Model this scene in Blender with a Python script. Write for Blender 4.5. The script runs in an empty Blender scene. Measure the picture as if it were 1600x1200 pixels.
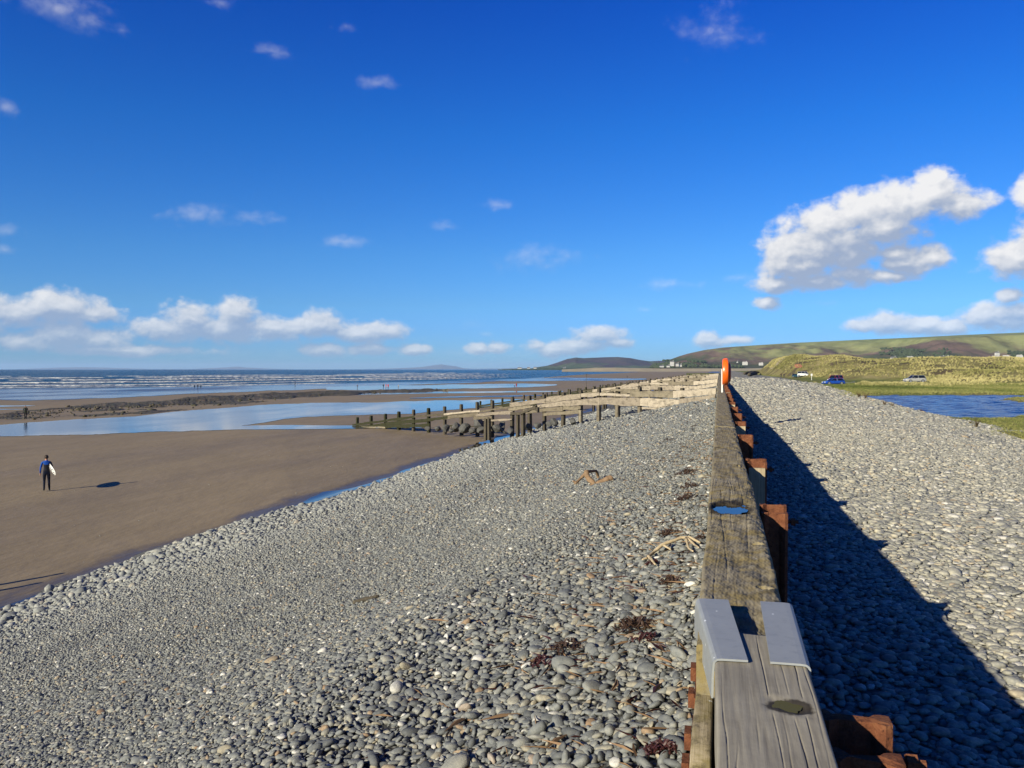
import bpy, bmesh, math, random
import numpy as np
from mathutils import Vector, Matrix, Euler, Quaternion

# ------------------------------------------------------------------ frame, camera, light
F, TH, PITCH, CAMZ = 1280.0, math.radians(14.2), math.radians(1.03), 7.0
HORIZ = 577.0
sc = bpy.context.scene
COL = sc.collection
rng = np.random.default_rng(11)
random.seed(5)

FWD = Vector((-math.sin(TH), math.cos(TH), 0))
RGT = Vector((math.cos(TH), math.sin(TH), 0))
CAMP = Vector((0, 0, CAMZ))

cam = bpy.data.cameras.new('camera')
cam.sensor_width = 36.0
cam.lens = F / 1600 * 36.0
cam.clip_start, cam.clip_end = 0.05, 120000
camo = bpy.data.objects.new('camera', cam)
camo.location = CAMP
camo.rotation_euler = (math.radians(90) - PITCH, 0, TH)
COL.objects.link(camo)
sc.camera = camo

SUN_EL = math.radians(21.8)
sun_h = math.radians(30.8)                       # heading the light travels to, clockwise from +Y
travel = Vector((math.sin(sun_h) * math.cos(SUN_EL), math.cos(sun_h) * math.cos(SUN_EL), -math.sin(SUN_EL)))
sun = bpy.data.lights.new('sun', 'SUN')
sun.energy = 5.0
sun.angle = math.radians(0.5)
sun.color = (1.0, 0.92, 0.71)
suno = bpy.data.objects.new('sun', sun)
suno.rotation_euler = travel.to_track_quat('-Z', 'Y').to_euler()
COL.objects.link(suno)

sc.view_settings.view_transform = 'Standard'
sc.view_settings.look = 'None'
sc.view_settings.exposure = 0.80
sc.view_settings.gamma = 1
sc.view_settings.use_curve_mapping = False
cy = sc.cycles
cy.max_bounces = 5
cy.diffuse_bounces = 2
cy.glossy_bounces = 3
cy.transmission_bounces = 2
cy.volume_bounces = 0
cy.transparent_max_bounces = 6
cy.caustics_reflective = False
cy.caustics_refractive = False
cy.use_denoising = True
cy.denoiser = 'OPENIMAGEDENOISE'
cy.denoising_input_passes = 'RGB_ALBEDO_NORMAL'
cy.denoising_prefilter = 'ACCURATE'
cy.sample_clamp_indirect = 4

# ------------------------------------------------------------------ node helpers
def nd(nt, typ, ins=None, **props):
    n = nt.nodes.new(typ)
    for k, v in props.items():
        setattr(n, k, v)
    for k, v in (ins or {}).items():
        s = n.inputs[k]
        if isinstance(v, bpy.types.NodeSocket):
            nt.links.new(v, s)
        else:
            s.default_value = v
    return n

def mth(nt, op, a, b=None, c=None, clamp=False):
    ins = {0: a}
    if b is not None: ins[1] = b
    if c is not None: ins[2] = c
    return nd(nt, 'ShaderNodeMath', ins, operation=op, use_clamp=clamp).outputs[0]

def vmt(nt, op, a, b=None, scale=None):
    ins = {0: a}
    if b is not None: ins[1] = b
    if scale is not None: ins['Scale'] = scale
    n = nd(nt, 'ShaderNodeVectorMath', ins, operation=op)
    return n.outputs['Value'] if op in ('LENGTH', 'DOT_PRODUCT', 'DISTANCE') else n.outputs[0]

def noise(nt, vec, scale, detail=4, rough=0.55, dist=0.0):
    return nd(nt, 'ShaderNodeTexNoise', {'Vector': vec, 'Scale': scale, 'Detail': detail, 'Roughness': rough, 'Distortion': dist}).outputs[0]

def voro(nt, vec, scale, feature='F1', rnd=1.0):
    return nd(nt, 'ShaderNodeTexVoronoi', {'Vector': vec, 'Scale': scale, 'Randomness': rnd}, feature=feature)

def ramp(nt, fac, stops, interp='LINEAR'):
    n = nd(nt, 'ShaderNodeValToRGB', {0: fac})
    cr = n.color_ramp
    cr.interpolation = interp
    while len(cr.elements) < len(stops): cr.elements.new(0.5)
    for e, (p, c) in zip(cr.elements, stops):
        e.position = p
        e.color = (*c, 1) if len(c) == 3 else c
    return n.outputs[0]

def mixc(nt, fac, a, b, blend='MIX'):
    def c4(v): return v if isinstance(v, bpy.types.NodeSocket) else (*v, 1) if len(v) == 3 else v
    n = nd(nt, 'ShaderNodeMix', {0: fac, 6: c4(a), 7: c4(b)}, data_type='RGBA', blend_type=blend)
    return n.outputs[2]

def sstep(nt, v, a, b, to0=0.0, to1=1.0):
    return nd(nt, 'ShaderNodeMapRange', {0: v, 1: a, 2: b, 3: to0, 4: to1}, interpolation_type='SMOOTHSTEP').outputs[0]

def bump(nt, h, strength=0.5, dist=0.02, normal=None):
    ins = {'Height': h, 'Strength': strength, 'Distance': dist}
    if normal is not None: ins['Normal'] = normal
    return nd(nt, 'ShaderNodeBump', ins).outputs[0]

def pos(nt): return nd(nt, 'ShaderNodeNewGeometry').outputs['Position']
def oco(nt): return nd(nt, 'ShaderNodeTexCoord').outputs['Object']
def stretch(nt, vec, s, rot=0.0):
    return nd(nt, 'ShaderNodeMapping', {'Vector': vec, 'Scale': s, 'Rotation': (0, 0, rot)}).outputs[0]

def material(name):
    m = bpy.data.materials.new(name)
    m.use_nodes = True
    nt = m.node_tree
    return m, nt, nt.nodes['Principled BSDF']

ALB = 0.70
def put(nt, b, **kw):
    names = {'color': 'Base Color', 'rough': 'Roughness', 'metal': 'Metallic', 'normal': 'Normal', 'spec': 'Specular IOR Level', 'ior': 'IOR', 'coat': 'Coat Weight'}
    for k, v in kw.items():
        s = b.inputs[names[k]]
        if k == 'color':
            if isinstance(v, bpy.types.NodeSocket): nt.links.new(vmt(nt, 'SCALE', v, scale=ALB), s)
            else: s.default_value = (*[ALB * q for q in v], 1)
        elif isinstance(v, bpy.types.NodeSocket): nt.links.new(v, s)
        else: s.default_value = v

# ------------------------------------------------------------------ pixel helpers (photo pixels, 1600 x 1200)
_f3 = FWD * math.cos(PITCH) - Vector((0, 0, math.sin(PITCH)))
_u3 = FWD * math.sin(PITCH) + Vector((0, 0, math.cos(PITCH)))
def ray(px, py):
    return RGT * ((px - 800) / F) + _u3 * ((600 - py) / F) + _f3
def at(px, py, D):
    d = ray(px, py)
    return CAMP + d * (D / d.dot(FWD))
def on(px, py, z):
    d = ray(px, py)
    return CAMP + d * ((z - CAMZ) / d.z)
def depth(X, Y): return -X * math.sin(TH) + Y * math.cos(TH)
def pxof(X, Y):
    D = depth(X, Y)
    return 800 + F * (X * math.cos(TH) + Y * math.sin(TH)) / np.where(np.abs(D) < 1e-3, 1e-3, D)

# ------------------------------------------------------------------ world: Nishita sky, broken cumulus low over the horizon
W = bpy.data.worlds.new('World')
sc.world = W
W.use_nodes = True
nt = W.node_tree
for n in list(nt.nodes): nt.nodes.remove(n)

def azel(px, py):
    d = ray(px, py)
    return math.atan2(d.dot(RGT), d.dot(FWD)), math.asin(d.z / d.length)

STRONG = [(1235,392,52,40),(1290,352,58,36),(1350,332,58,36),(1410,322,60,38),(1460,300,44,36),(1500,320,50,26),(1465,276,20,18),
          (1222,414,36,18),(1300,386,74,38),(1335,400,60,26),(1255,418,50,22),(1400,398,40,18),(1385,356,58,30),(1212,445,38,13),(1270,440,58,14),(1340,430,66,18),(1415,412,58,18),(1458,402,30,18),(1380,432,50,13),
          (1608,300,24,38),(1592,402,58,34),(1630,380,50,42),(1580,461,24,13),(1390,506,62,18),(1350,510,30,13),(1440,508,50,15),(1480,512,40,14),
          (1540,495,42,25),(1592,493,40,24),(1640,500,60,30),(1196,475,22,11),(1108,532,24,13),(1150,531,32,8),(1720,430,90,34),(1800,480,110,40),
          (20,490,66,28),(92,480,62,26),(150,491,46,14),(100,524,66,22),(165,530,56,19),(28,535,52,16),(300,498,48,28),(370,490,34,28),(345,514,84,25),
          (425,512,58,22),(492,508,54,21),(560,522,54,16),(602,517,42,16),(255,514,50,20),(510,546,42,12),(575,546,40,10),(650,547,30,10),
          (752,545,26,10),(776,543,22,9),(842,540,20,10),(862,546,40,12),(936,524,46,16),(900,540,60,12),(962,536,32,9),(200,548,130,10),(-60,500,90,34),(-200,520,120,30)]
FAINT = [(830,402,58,20),(890,402,32,15),(1050,444,52,9),(1155,434,26,8),(700,354,20,9),(540,378,46,9),(1115,50,58,32),(100,14,70,30),(130,30,36,22),(190,47,22,11),
         (345,4,28,10),(428,80,34,13),(315,334,54,18),(400,338,40,10),(785,320,26,8),(590,130,26,10),(540,40,16,8),(8,168,18,14),(10,358,24,12),(8,390,16,8),
         (420,530,270,26),(100,542,260,26),(330,548,330,14),(720,552,170,12),(1290,474,26,6),(1010,484,14,4),(758,522,12,4),(1460,545,200,10)]

def cloud_group():
    g = bpy.data.node_groups.new('cloud_density', 'ShaderNodeTree')
    g.interface.new_socket('Direction', in_out='INPUT', socket_type='NodeSocketVector')
    g.interface.new_socket('Density', in_out='OUTPUT', socket_type='NodeSocketFloat')
    g.interface.new_socket('Height', in_out='OUTPUT', socket_type='NodeSocketFloat')
    gi = g.nodes.new('NodeGroupInput'); go = g.nodes.new('NodeGroupOutput')
    d = gi.outputs[0]
    x = vmt(g, 'DOT_PRODUCT', d, tuple(RGT)); y = vmt(g, 'DOT_PRODUCT', d, tuple(FWD))
    az = mth(g, 'ARCTAN2', x, y)
    z = nd(g, 'ShaderNodeSeparateXYZ', {0: d}).outputs[2]
    el = mth(g, 'ARCSINE', z)
    p = nd(g, 'ShaderNodeCombineXYZ', {0: az, 1: el, 2: 0.0}).outputs[0]
    nv = vmt(g, 'MULTIPLY', d, (1, 1, 1.35))
    n1 = noise(g, nv, 20, 9, 0.62, 0.3)
    n2 = noise(g, nv, 62, 7, 0.62)
    wv = vmt(g, 'ADD', nv, vmt(g, 'SCALE', nd(g, 'ShaderNodeTexNoise', {'Vector': nv, 'Scale': 30.0, 'Detail': 4.0}).outputs['Color'], scale=0.022))
    pf = mth(g, 'ADD', mth(g, 'MULTIPLY', mth(g, 'SUBTRACT', 0.45, voro(g, wv, 34).outputs['Distance']), 1.0), mth(g, 'MULTIPLY', mth(g, 'SUBTRACT', 0.45, voro(g, wv, 85).outputs['Distance']), 0.55))
    nz0 = mth(g, 'ADD', mth(g, 'MULTIPLY', mth(g, 'SUBTRACT', n1, 0.5), 3.0), mth(g, 'MULTIPLY', mth(g, 'SUBTRACT', n2, 0.5), 2.0))
    nz = mth(g, 'ADD', nz0, mth(g, 'MULTIPLY', pf, 1.1))
    def field(lst):
        acc = None
        for (cx, cyy, rx, ry) in lst:
            a0, e0 = azel(cx, cyy); a1, _ = azel(cx + rx, cyy); _, e1 = azel(cx, cyy - ry)
            q = vmt(g, 'MULTIPLY', vmt(g, 'SUBTRACT', p, (a0, e0, 0)), (1 / (a1 - a0), 1 / (e1 - e0), 0))
            v = vmt(g, 'LENGTH', q)
            acc = v if acc is None else mth(g, 'SMOOTH_MIN', acc, v, 0.35)
        return mth(g, 'SUBTRACT', 1.22, acc)
    s = field(STRONG); f = field(FAINT)
    # the same broken cumulus goes on round the horizon beyond the frame
    low = noise(g, vmt(g, 'MULTIPLY', d, (1, 1, 3)), 5, 2, 0.5)
    band = mth(g, 'MULTIPLY', sstep(g, el, 0.005, 0.03), sstep(g, el, 0.26, 0.06))
    away = sstep(g, mth(g, 'ABSOLUTE', az), 0.72, 0.95)
    gen = mth(g, 'SUBTRACT', mth(g, 'MULTIPLY', mth(g, 'MULTIPLY', band, away), mth(g, 'MULTIPLY', low, 2.6)), 1.15)
    s = mth(g, 'MAXIMUM', s, gen)
    hs = mth(g, 'ADD', s, mth(g, 'MULTIPLY', nz, 0.44)); hf = mth(g, 'ADD', f, mth(g, 'MULTIPLY', nz, 0.85))
    ds = sstep(g, hs, -0.12, 0.62)
    df = mth(g, 'MULTIPLY', sstep(g, hf, -0.25, 2.6), 0.38)
    g.links.new(mth(g, 'MAXIMUM', hs, mth(g, 'MULTIPLY', hf, 0.5)), go.inputs[1])
    g.links.new(mth(g, 'MAXIMUM', ds, df), go.inputs[0])
    return g

CG = cloud_group()
tc = nd(nt, 'ShaderNodeTexCoord').outputs['Generated']
dirv = vmt(nt, 'NORMALIZE', tc)
def dens(off):
    if off is not None:
        e_ = mth(nt, 'ARCSINE', nd(nt, 'ShaderNodeSeparateXYZ', {0: dirv}).outputs[2])
        off = vmt(nt, 'SCALE', tuple(off), scale=sstep(nt, e_, 0.0, 0.22, 0.26, 1.0))
    v = dirv if off is None else vmt(nt, 'NORMALIZE', vmt(nt, 'ADD', dirv, off))
    n = nt.nodes.new('ShaderNodeGroup'); n.node_tree = CG
    nt.links.new(v, n.inputs[0])
    return n.outputs
tosun = (-RGT * 0.55 + Vector((0, 0, 1))).normalized()
d0, d1, d2, d3 = dens(None), dens(tosun * 0.010), dens(tosun * 0.034), dens((-RGT * 0.3 + Vector((0, 0, 1))).normalized() * 0.062)
lit = mth(nt, 'ADD', mth(nt, 'MULTIPLY', nd(nt, 'ShaderNodeClamp', {0: d3[1]}).outputs[0], -0.42), mth(nt, 'ADD', 0.36, mth(nt, 'ADD', mth(nt, 'MULTIPLY', mth(nt, 'SUBTRACT', d0[1], d1[1]), 0.46), mth(nt, 'MULTIPLY', mth(nt, 'SUBTRACT', d0[1], d2[1]), 0.36))))
sky = nd(nt, 'ShaderNodeTexSky', sky_type='NISHITA', sun_disc=False, sun_elevation=SUN_EL, sun_rotation=math.radians(210.8), altitude=0, air_density=1.0, dust_density=0.25, ozone_density=2.2)
skyh = nd(nt, 'ShaderNodeHueSaturation', {'Hue': 0.508, 'Saturation': 1.22, 'Value': 1.0, 'Color': sky.outputs[0]}).outputs[0]
_el = mth(nt, 'ARCSINE', nd(nt, 'ShaderNodeSeparateXYZ', {0: dirv}).outputs[2])
_k = 1 / 1.5
grade = ramp(nt, mth(nt, 'MULTIPLY', _el, 0.6366), [(p * 0.6366, tuple(_k * x for x in c)) for p, c in ((0.0, (0.29, 0.63, 1.45)), (0.0133, (0.27, 0.60, 1.45)), (0.0445, (0.26, 0.57, 1.34)), (0.0757, (0.28, 0.59, 1.13)), (0.137, (0.25, 0.61, 1.09)), (0.28, (0.10, 0.54, 1.12)), (0.41, (0.03, 0.40, 1.12)), (0.75, (0.025, 0.27, 0.80)), (1.2, (0.02, 0.20, 0.60)))])
skyc = vmt(nt, 'SCALE', mixc(nt, 1.0, skyh, grade, 'MULTIPLY'), scale=1.5)
cl = ramp(nt, lit, [(0.0, tuple(q / 8 for q in (2.9, 3.5, 4.7))), (0.30, tuple(q / 8 for q in (4.1, 4.5, 5.3))), (0.55, tuple(q / 8 for q in (5.6, 5.75, 6.1))), (0.95, tuple(q / 8 for q in (7.5, 7.4, 7.3)))])
cl = vmt(nt, 'SCALE', cl, scale=8.0)
cl = mixc(nt, sstep(nt, _el, 0.13, 0.0, 0.0, 0.32), cl, skyc)
outc = mixc(nt, mth(nt, 'MULTIPLY', d0[0], 0.97), skyc, cl)
bg = nd(nt, 'ShaderNodeBackground', {'Color': outc, 'Strength': 0.0707})
wo = nt.nodes.new('ShaderNodeOutputWorld')
nt.links.new(bg.outputs[0], wo.inputs[0])
W.cycles.sampling_method = 'MANUAL'
W.cycles.sample_map_resolution = 512

# ------------------------------------------------------------------ object helpers
def props(o, label=None, cat=None, group=None, kind=None):
    if label: o['label'] = label
    if cat: o['category'] = cat
    if group: o['group'] = group
    if kind: o['kind'] = kind
    return o
def link(o, parent=None):
    COL.objects.link(o)
    if parent is not None: o.parent = parent
    return o
def mesh_obj(name, verts, faces, mat=None, parent=None, smooth=False, **kw):
    me = bpy.data.meshes.new(name)
    me.from_pydata([tuple(v) for v in verts] if not isinstance(verts, np.ndarray) else verts.tolist(), [], faces if not isinstance(faces, np.ndarray) else faces.tolist())
    me.update()
    if smooth: me.polygons.foreach_set('use_smooth', [True] * len(me.polygons))
    for m in (mat if isinstance(mat, (list, tuple)) else [mat]):
        if m: me.materials.append(m)
    o = bpy.data.objects.new(name, me)
    link(o, parent)
    return props(o, **kw)
def empty(name, loc, rz=0.0, **kw):
    o = bpy.data.objects.new(name, None)
    o.location = loc; o.rotation_euler = (0, 0, rz)
    o.empty_display_size = 0.2
    link(o)
    return props(o, **kw)
class MB:
    """collects simple solids into one mesh"""
    def __init__(s): s.v, s.f = [], []
    def add(s, vs, fs):
        k = len(s.v); s.v += [tuple(v) for v in vs]; s.f += [tuple(i + k for i in f) for f in fs]; return s
    def box(s, c, d, rot=None):
        x, y, z = (q / 2 for q in d)
        vs = [Vector(p) for p in ((-x,-y,-z),(x,-y,-z),(x,y,-z),(-x,y,-z),(-x,-y,z),(x,-y,z),(x,y,z),(-x,y,z))]
        if rot is not None: vs = [rot @ v for v in vs]
        return s.add([v + Vector(c) for v in vs], [(0,3,2,1),(4,5,6,7),(0,1,5,4),(1,2,6,5),(2,3,7,6),(3,0,4,7)])
    def tube(s, pts, radii, n=8, cap=True):
        pts = [Vector(p) for p in pts]
        rings = []
        prev = None
        for i, p in enumerate(pts):
            t = (pts[min(i + 1, len(pts) - 1)] - pts[max(i - 1, 0)]).normalized()
            a = prev if prev is not None else (Vector((0, 0, 1)) if abs(t.z) < 0.9 else Vector((1, 0, 0)))
            u = (a - t * a.dot(t)).normalized(); w = t.cross(u); prev = u
            r = radii[i] if isinstance(radii, (list, tuple)) else radii
            rings.append([p + (u * math.cos(2 * math.pi * k / n) + w * math.sin(2 * math.pi * k / n)) * r for k in range(n)])
        vs = [v for r in rings for v in r]; fs = []
        for i in range(len(pts) - 1):
            for k in range(n):
                fs.append((i*n + k, i*n + (k+1) % n, (i+1)*n + (k+1) % n, (i+1)*n + k))
        if cap: fs += [tuple(range(n - 1, -1, -1)), tuple((len(pts)-1)*n + k for k in range(n))]
        return s.add(vs, fs)
    def obj(s, name, mat, parent=None, smooth=False, **kw): return mesh_obj(name, s.v, s.f, mat, parent, smooth, **kw)

def grid_faces(nr, nc):
    i = np.arange((nr - 1) * (nc - 1)); r, c = i // (nc - 1), i % (nc - 1)
    a = r * nc + c
    return np.stack([a, a + 1, a + nc + 1, a + nc], 1)
def grid_obj(name, X, Y, Z, mat, flip=False, smooth=True, attrs=None, parent=None, **kw):
    nr, nc = X.shape
    v = np.stack([X.ravel(), Y.ravel(), Z.ravel()], 1).astype(np.float32)
    f = grid_faces(nr, nc)
    if flip: f = f[:, ::-1]
    me = bpy.data.meshes.new(name)
    me.vertices.add(len(v)); me.vertices.foreach_set('co', v.ravel())
    me.loops.add(f.size); me.loops.foreach_set('vertex_index', f.ravel().astype(np.int32))
    me.polygons.add(len(f)); me.polygons.foreach_set('loop_start', np.arange(0, f.size, 4, dtype=np.int32))
    me.polygons.foreach_set('loop_total', np.full(len(f), 4, dtype=np.int32))
    if smooth: me.polygons.foreach_set('use_smooth', np.ones(len(f), dtype=bool))
    me.update(calc_edges=True); me.validate()
    for k, a in (attrs or {}).items():
        at_ = me.attributes.new(k, 'FLOAT', 'POINT'); at_.data.foreach_set('value', a.ravel().astype(np.float32))
    if mat: me.materials.append(mat)
    o = bpy.data.objects.new(name, me); link(o, parent)
    return props(o, **kw)

# smooth pseudo noise: sums of rotated sines
class SN:
    def __init__(s, seed, octv=4, gain=0.55):
        r = np.random.default_rng(seed); s.k = []
        amp, fr = 1.0, 1.0
        for o in range(octv):
            for j in range(4):
                a = r.uniform(0, 2 * math.pi); f = fr * r.uniform(0.75, 1.3)
                s.k.append((amp / 2.2, f * math.cos(a), f * math.sin(a), r.uniform(0, 2 * math.pi)))
            amp *= gain; fr *= 2.05
    def __call__(s, X, Y):
        t = 0
        for a, kx, ky, ph in s.k: t = t + a * np.sin(kx * X + ky * Y + ph)
        return t
def sm(a, b, x):
    t = np.clip((x - a) / (b - a), 0, 1); return t * t * (3 - 2 * t)
def tab(t, x): return np.interp(x, [p[0] for p in t], [p[1] for p in t])
def inpoly(X, Y, P):
    ins = np.zeros(X.shape, bool); n = len(P)
    for i in range(n):
        x0, y0 = P[i]; x1, y1 = P[(i + 1) % n]
        c = ((y0 > Y) != (y1 > Y)) & (X < (x1 - x0) * (Y - y0) / (y1 - y0 + 1e-12) + x0)
        ins ^= c
    return ins
def dpoly(X, Y, P):
    d = np.full(X.shape, 1e9); n = len(P)
    for i in range(n):
        x0, y0 = P[i]; x1, y1 = P[(i + 1) % n]
        dx, dy = x1 - x0, y1 - y0
        t = np.clip(((X - x0) * dx + (Y - y0) * dy) / (dx * dx + dy * dy + 1e-12), 0, 1)
        d = np.minimum(d, np.hypot(X - x0 - t * dx, Y - y0 - t * dy))
    return np.where(inpoly(X, Y, P), -d, d)

# ------------------------------------------------------------------ materials
def m_flat(name, col, rough=0.7, metal=0.0, var=0.15, scale=6.0, bmp=0.0, bscale=60.0, spec=0.4):
    m, nt, b = material(name)
    c = oco(nt)
    n = noise(nt, c, scale, 5, 0.6)
    put(nt, b, color=mixc(nt, n, tuple(x * (1 - var) for x in col), tuple(min(1, x * (1 + var)) for x in col)), rough=rough, metal=metal, spec=spec)
    if bmp: put(nt, b, normal=bump(nt, noise(nt, c, bscale, 4), bmp, 0.01))
    return m

def m_pebble(name, stops, rough=0.74):
    m, nt, b = material(name)
    r = nd(nt, 'ShaderNodeObjectInfo').outputs['Random']
    c = oco(nt)
    base = ramp(nt, r, stops)
    n = noise(nt, c, 2.2, 6, 0.65)
    spk = noise(nt, c, 14, 3, 0.7)
    lx = nd(nt, 'ShaderNodeSeparateXYZ', {0: nd(nt, 'ShaderNodeObjectInfo').outputs['Location']}).outputs[0]
    base = mixc(nt, mth(nt, 'MULTIPLY', sstep(nt, lx, -5.5, -14.0), 0.50), base, (0.40, 0.405, 0.37))
    col = mixc(nt, sstep(nt, n, 0.3, 0.75), (0.72, 0.74, 0.78), (1.22, 1.2, 1.15))
    col = mixc(nt, 1.0, base, col, 'MULTIPLY')
    col = mixc(nt, mth(nt, 'MULTIPLY', sstep(nt, spk, 0.62, 0.75), 0.3), col, (0.4, 0.4, 0.38))
    put(nt, b, color=col, rough=rough, spec=0.35, normal=bump(nt, noise(nt, c, 9, 5, 0.7), 0.25, 0.05))
    return m
PEB_L = [(0.0, (0.10,0.105,0.105)), (0.2, (0.16,0.167,0.165)), (0.45, (0.21,0.217,0.207)), (0.65, (0.25,0.254,0.234)), (0.78, (0.30,0.296,0.26)), (0.88, (0.31,0.29,0.23)), (0.94, (0.38,0.335,0.24)), (0.965, (0.30,0.20,0.12)), (0.972, (0.50,0.48,0.43)), (1.0, (0.66,0.64,0.58))]
PEB_R = [(0.0, (0.19,0.189,0.17)), (0.2, (0.285,0.28,0.246)), (0.5, (0.37,0.359,0.308)), (0.72, (0.465,0.442,0.363)), (0.88, (0.52,0.48,0.375)), (0.95, (0.40,0.31,0.20)), (0.96, (0.56,0.54,0.48)), (1.0, (0.68,0.65,0.58))]
PEB_L = [(p_, tuple(min(.8, q_ * 1.10) for q_ in c_)) for p_, c_ in PEB_L]
MPL = m_pebble('pebble_grey', PEB_L)
MPR = m_pebble('pebble_pale', PEB_R, 0.7)

def m_shingle(name, stops, scale, dark):
    m, nt, b = material(name)
    p = pos(nt)
    v1 = voro(nt, p, scale); v2 = voro(nt, p, scale * 0.42)
    g1 = nd(nt, 'ShaderNodeSeparateColor', {0: v1.outputs['Color']}).outputs[0]
    g2 = nd(nt, 'ShaderNodeSeparateColor', {0: v2.outputs['Color']}).outputs[1]
    c = mixc(nt, 0.4, ramp(nt, g1, stops), ramp(nt, g2, stops))
    edge = sstep(nt, v1.outputs['Distance'], 0.62, 0.28)
    c = mixc(nt, edge, dark, c)
    patch = noise(nt, stretch(nt, p, (0.25, 0.12, 0.2)), 1.0, 4, 0.6)
    c = mixc(nt, 1.0, c, mixc(nt, patch, (0.78, 0.78, 0.80), (1.18, 1.17, 1.13)), 'MULTIPLY')
    put(nt, b, color=c, rough=0.8, spec=0.2, normal=bump(nt, mth(nt, 'SUBTRACT', 1.0, v1.outputs['Distance']), 0.8, 0.5 / scale))
    return m
MSL = m_shingle('shingle_grey', PEB_L, 34, (0.06, 0.06, 0.058))
MSR = m_shingle('shingle_pale', PEB_R, 18, (0.25, 0.24, 0.20))

def m_sand():
    m, nt, b = material('beach_sand')
    p = pos(nt)
    x = nd(nt, 'ShaderNodeSeparateXYZ', {0: p}).outputs[0]
    st = stretch(nt, p, (0.16, 0.035, 1), 0.25)
    n1 = noise(nt, st, 1.0, 5, 0.6)
    n2 = noise(nt, stretch(nt, p, (0.6, 0.22, 1), 0.2), 1.0, 5, 0.65)
    c = ramp(nt, n1, [(0.3, (0.222, 0.168, 0.092)), (0.5, (0.264, 0.201, 0.112)), (0.72, (0.322, 0.248, 0.142))])
    c = mixc(nt, mth(nt, 'MULTIPLY', sstep(nt, n2, 0.35, 0.72), 0.6), c, (0.345, 0.266, 0.162))
    q = mth(nt, 'SUBTRACT', mth(nt, 'MULTIPLY', x, -1.0), 16.6)
    wob = mth(nt, 'MULTIPLY', mth(nt, 'SUBTRACT', noise(nt, stretch(nt, p, (0.5, 0.28, 1)), 1.0, 5, 0.65), 0.5), 3.0)
    wet = sstep(nt, mth(nt, 'ADD', q, wob), 2.1, 1.0)
    far = sstep(nt, n1, 0.60, 0.35)
    c = mixc(nt, wet, c, (0.085, 0.066, 0.048))
    grain = noise(nt, p, 60, 3, 0.7)
    c = mixc(nt, 0.22, c, mixc(nt, grain, (0.17, 0.127, 0.085), (0.36, 0.27, 0.18)))
    r = nd(nt, 'ShaderNodeMapRange', {0: mth(nt, 'MAXIMUM', wet, mth(nt, 'MULTIPLY', far, 0.25)), 3: 0.75, 4: 0.38}).outputs[0]
    rip = noise(nt, stretch(nt, p, (2.2, 0.9, 1), 0.3), 1.0, 4, 0.6)
    bn = bump(nt, rip, 0.6, 0.08)
    bn = bump(nt, grain, 0.25, 0.008, bn)
    put(nt, b, color=c, rough=r, spec=0.3, normal=bn)
    return m
MSAND = m_sand()

def m_film(name, base, rough, bs, bd, sc_=(0.5, 1.6, 1), patchy=0.0):
    m, nt, b = material(name)
    p = pos(nt)
    n = noise(nt, stretch(nt, p, sc_), 1.0, 4, 0.6)
    rr = rough
    if patchy:
        pn = noise(nt, stretch(nt, p, (0.035, 0.014, 1), 0.3), 1.0, 5, 0.6)
        rr = nd(nt, 'ShaderNodeMapRange', {0: sstep(nt, pn, 0.42, 0.62), 3: rough, 4: rough + patchy}).outputs[0]
    put(nt, b, color=base, rough=rr, ior=1.33, spec=0.5, normal=bump(nt, n, bs, bd))
    return m
MPOOL = m_film('pool_water', (0.07, 0.062, 0.05), 0.03, 0.10, 0.02, patchy=0.10)
MWET = m_film('wet_foreshore', (0.10, 0.085, 0.066), 0.12, 0.25, 0.03, patchy=0.18)
MSTREAM = m_film('stream_water', (0.06, 0.05, 0.038), 0.03, 0.10, 0.02, (3, 1.5, 1), 0.12)
MMOSSP = m_film('mossy_puddle', (0.11, 0.095, 0.006), 0.22, 0.1, 0.005, (20, 20, 1))
MMOSSP.node_tree.nodes['Principled BSDF'].inputs['Specular IOR Level'].default_value = 0.12
MPUD = m_film('puddle_water', (0.02, 0.02, 0.015), 0.02, 0.03, 0.005, (8, 8, 1))

def m_pond():
    m, nt, b = material('pond_water')
    p = pos(nt)
    n = noise(nt, stretch(nt, p, (2.6, 1.5, 1), 0.5), 1.0, 4, 0.65)
    n2 = noise(nt, stretch(nt, p, (0.5, 0.3, 1), 0.5), 1.0, 3, 0.5)
    put(nt, b, color=(0.018, 0.06, 0.21), rough=0.12, ior=1.33, spec=0.3, normal=bump(nt, n2, 0.5, 0.3, bump(nt, n, 0.8, 0.2)))
    return m
MPOND = m_pond()

def m_sea():
    m, nt, b = material('sea_water')
    p = pos(nt)
    fo = nd(nt, 'ShaderNodeAttribute', attribute_name='foam').outputs['Fac']
    brk = noise(nt, stretch(nt, p, (0.11, 0.11, 0.6)), 1.0, 6, 0.7)
    k = sstep(nt, mth(nt, 'ADD', fo, mth(nt, 'MULTIPLY', mth(nt, 'SUBTRACT', brk, 0.5), 0.7)), 0.30, 0.6)
    n = noise(nt, stretch(nt, p, (0.5, 0.16, 1), 0.4), 1.0, 5, 0.6)
    n2 = noise(nt, stretch(nt, p, (0.07, 0.02, 1), 0.4), 1.0, 3, 0.6)
    big = noise(nt, stretch(nt, p, (0.012, 0.003, 1), 0.4), 1.0, 4, 0.6)
    c = mixc(nt, sstep(nt, big, 0.35, 0.7), (0.008, 0.050, 0.082), (0.016, 0.09, 0.135))
    c = mixc(nt, k, c, (0.78, 0.79, 0.78))
    r = nd(nt, 'ShaderNodeMapRange', {0: k, 3: 0.22, 4: 0.85}).outputs[0]
    put(nt, b, color=c, rough=r, ior=1.33, spec=0.12, normal=bump(nt, n2, 1.0, 8.0, bump(nt, n, 1.0, 2.5)))
    return m
MSEA = m_sea()

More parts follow.
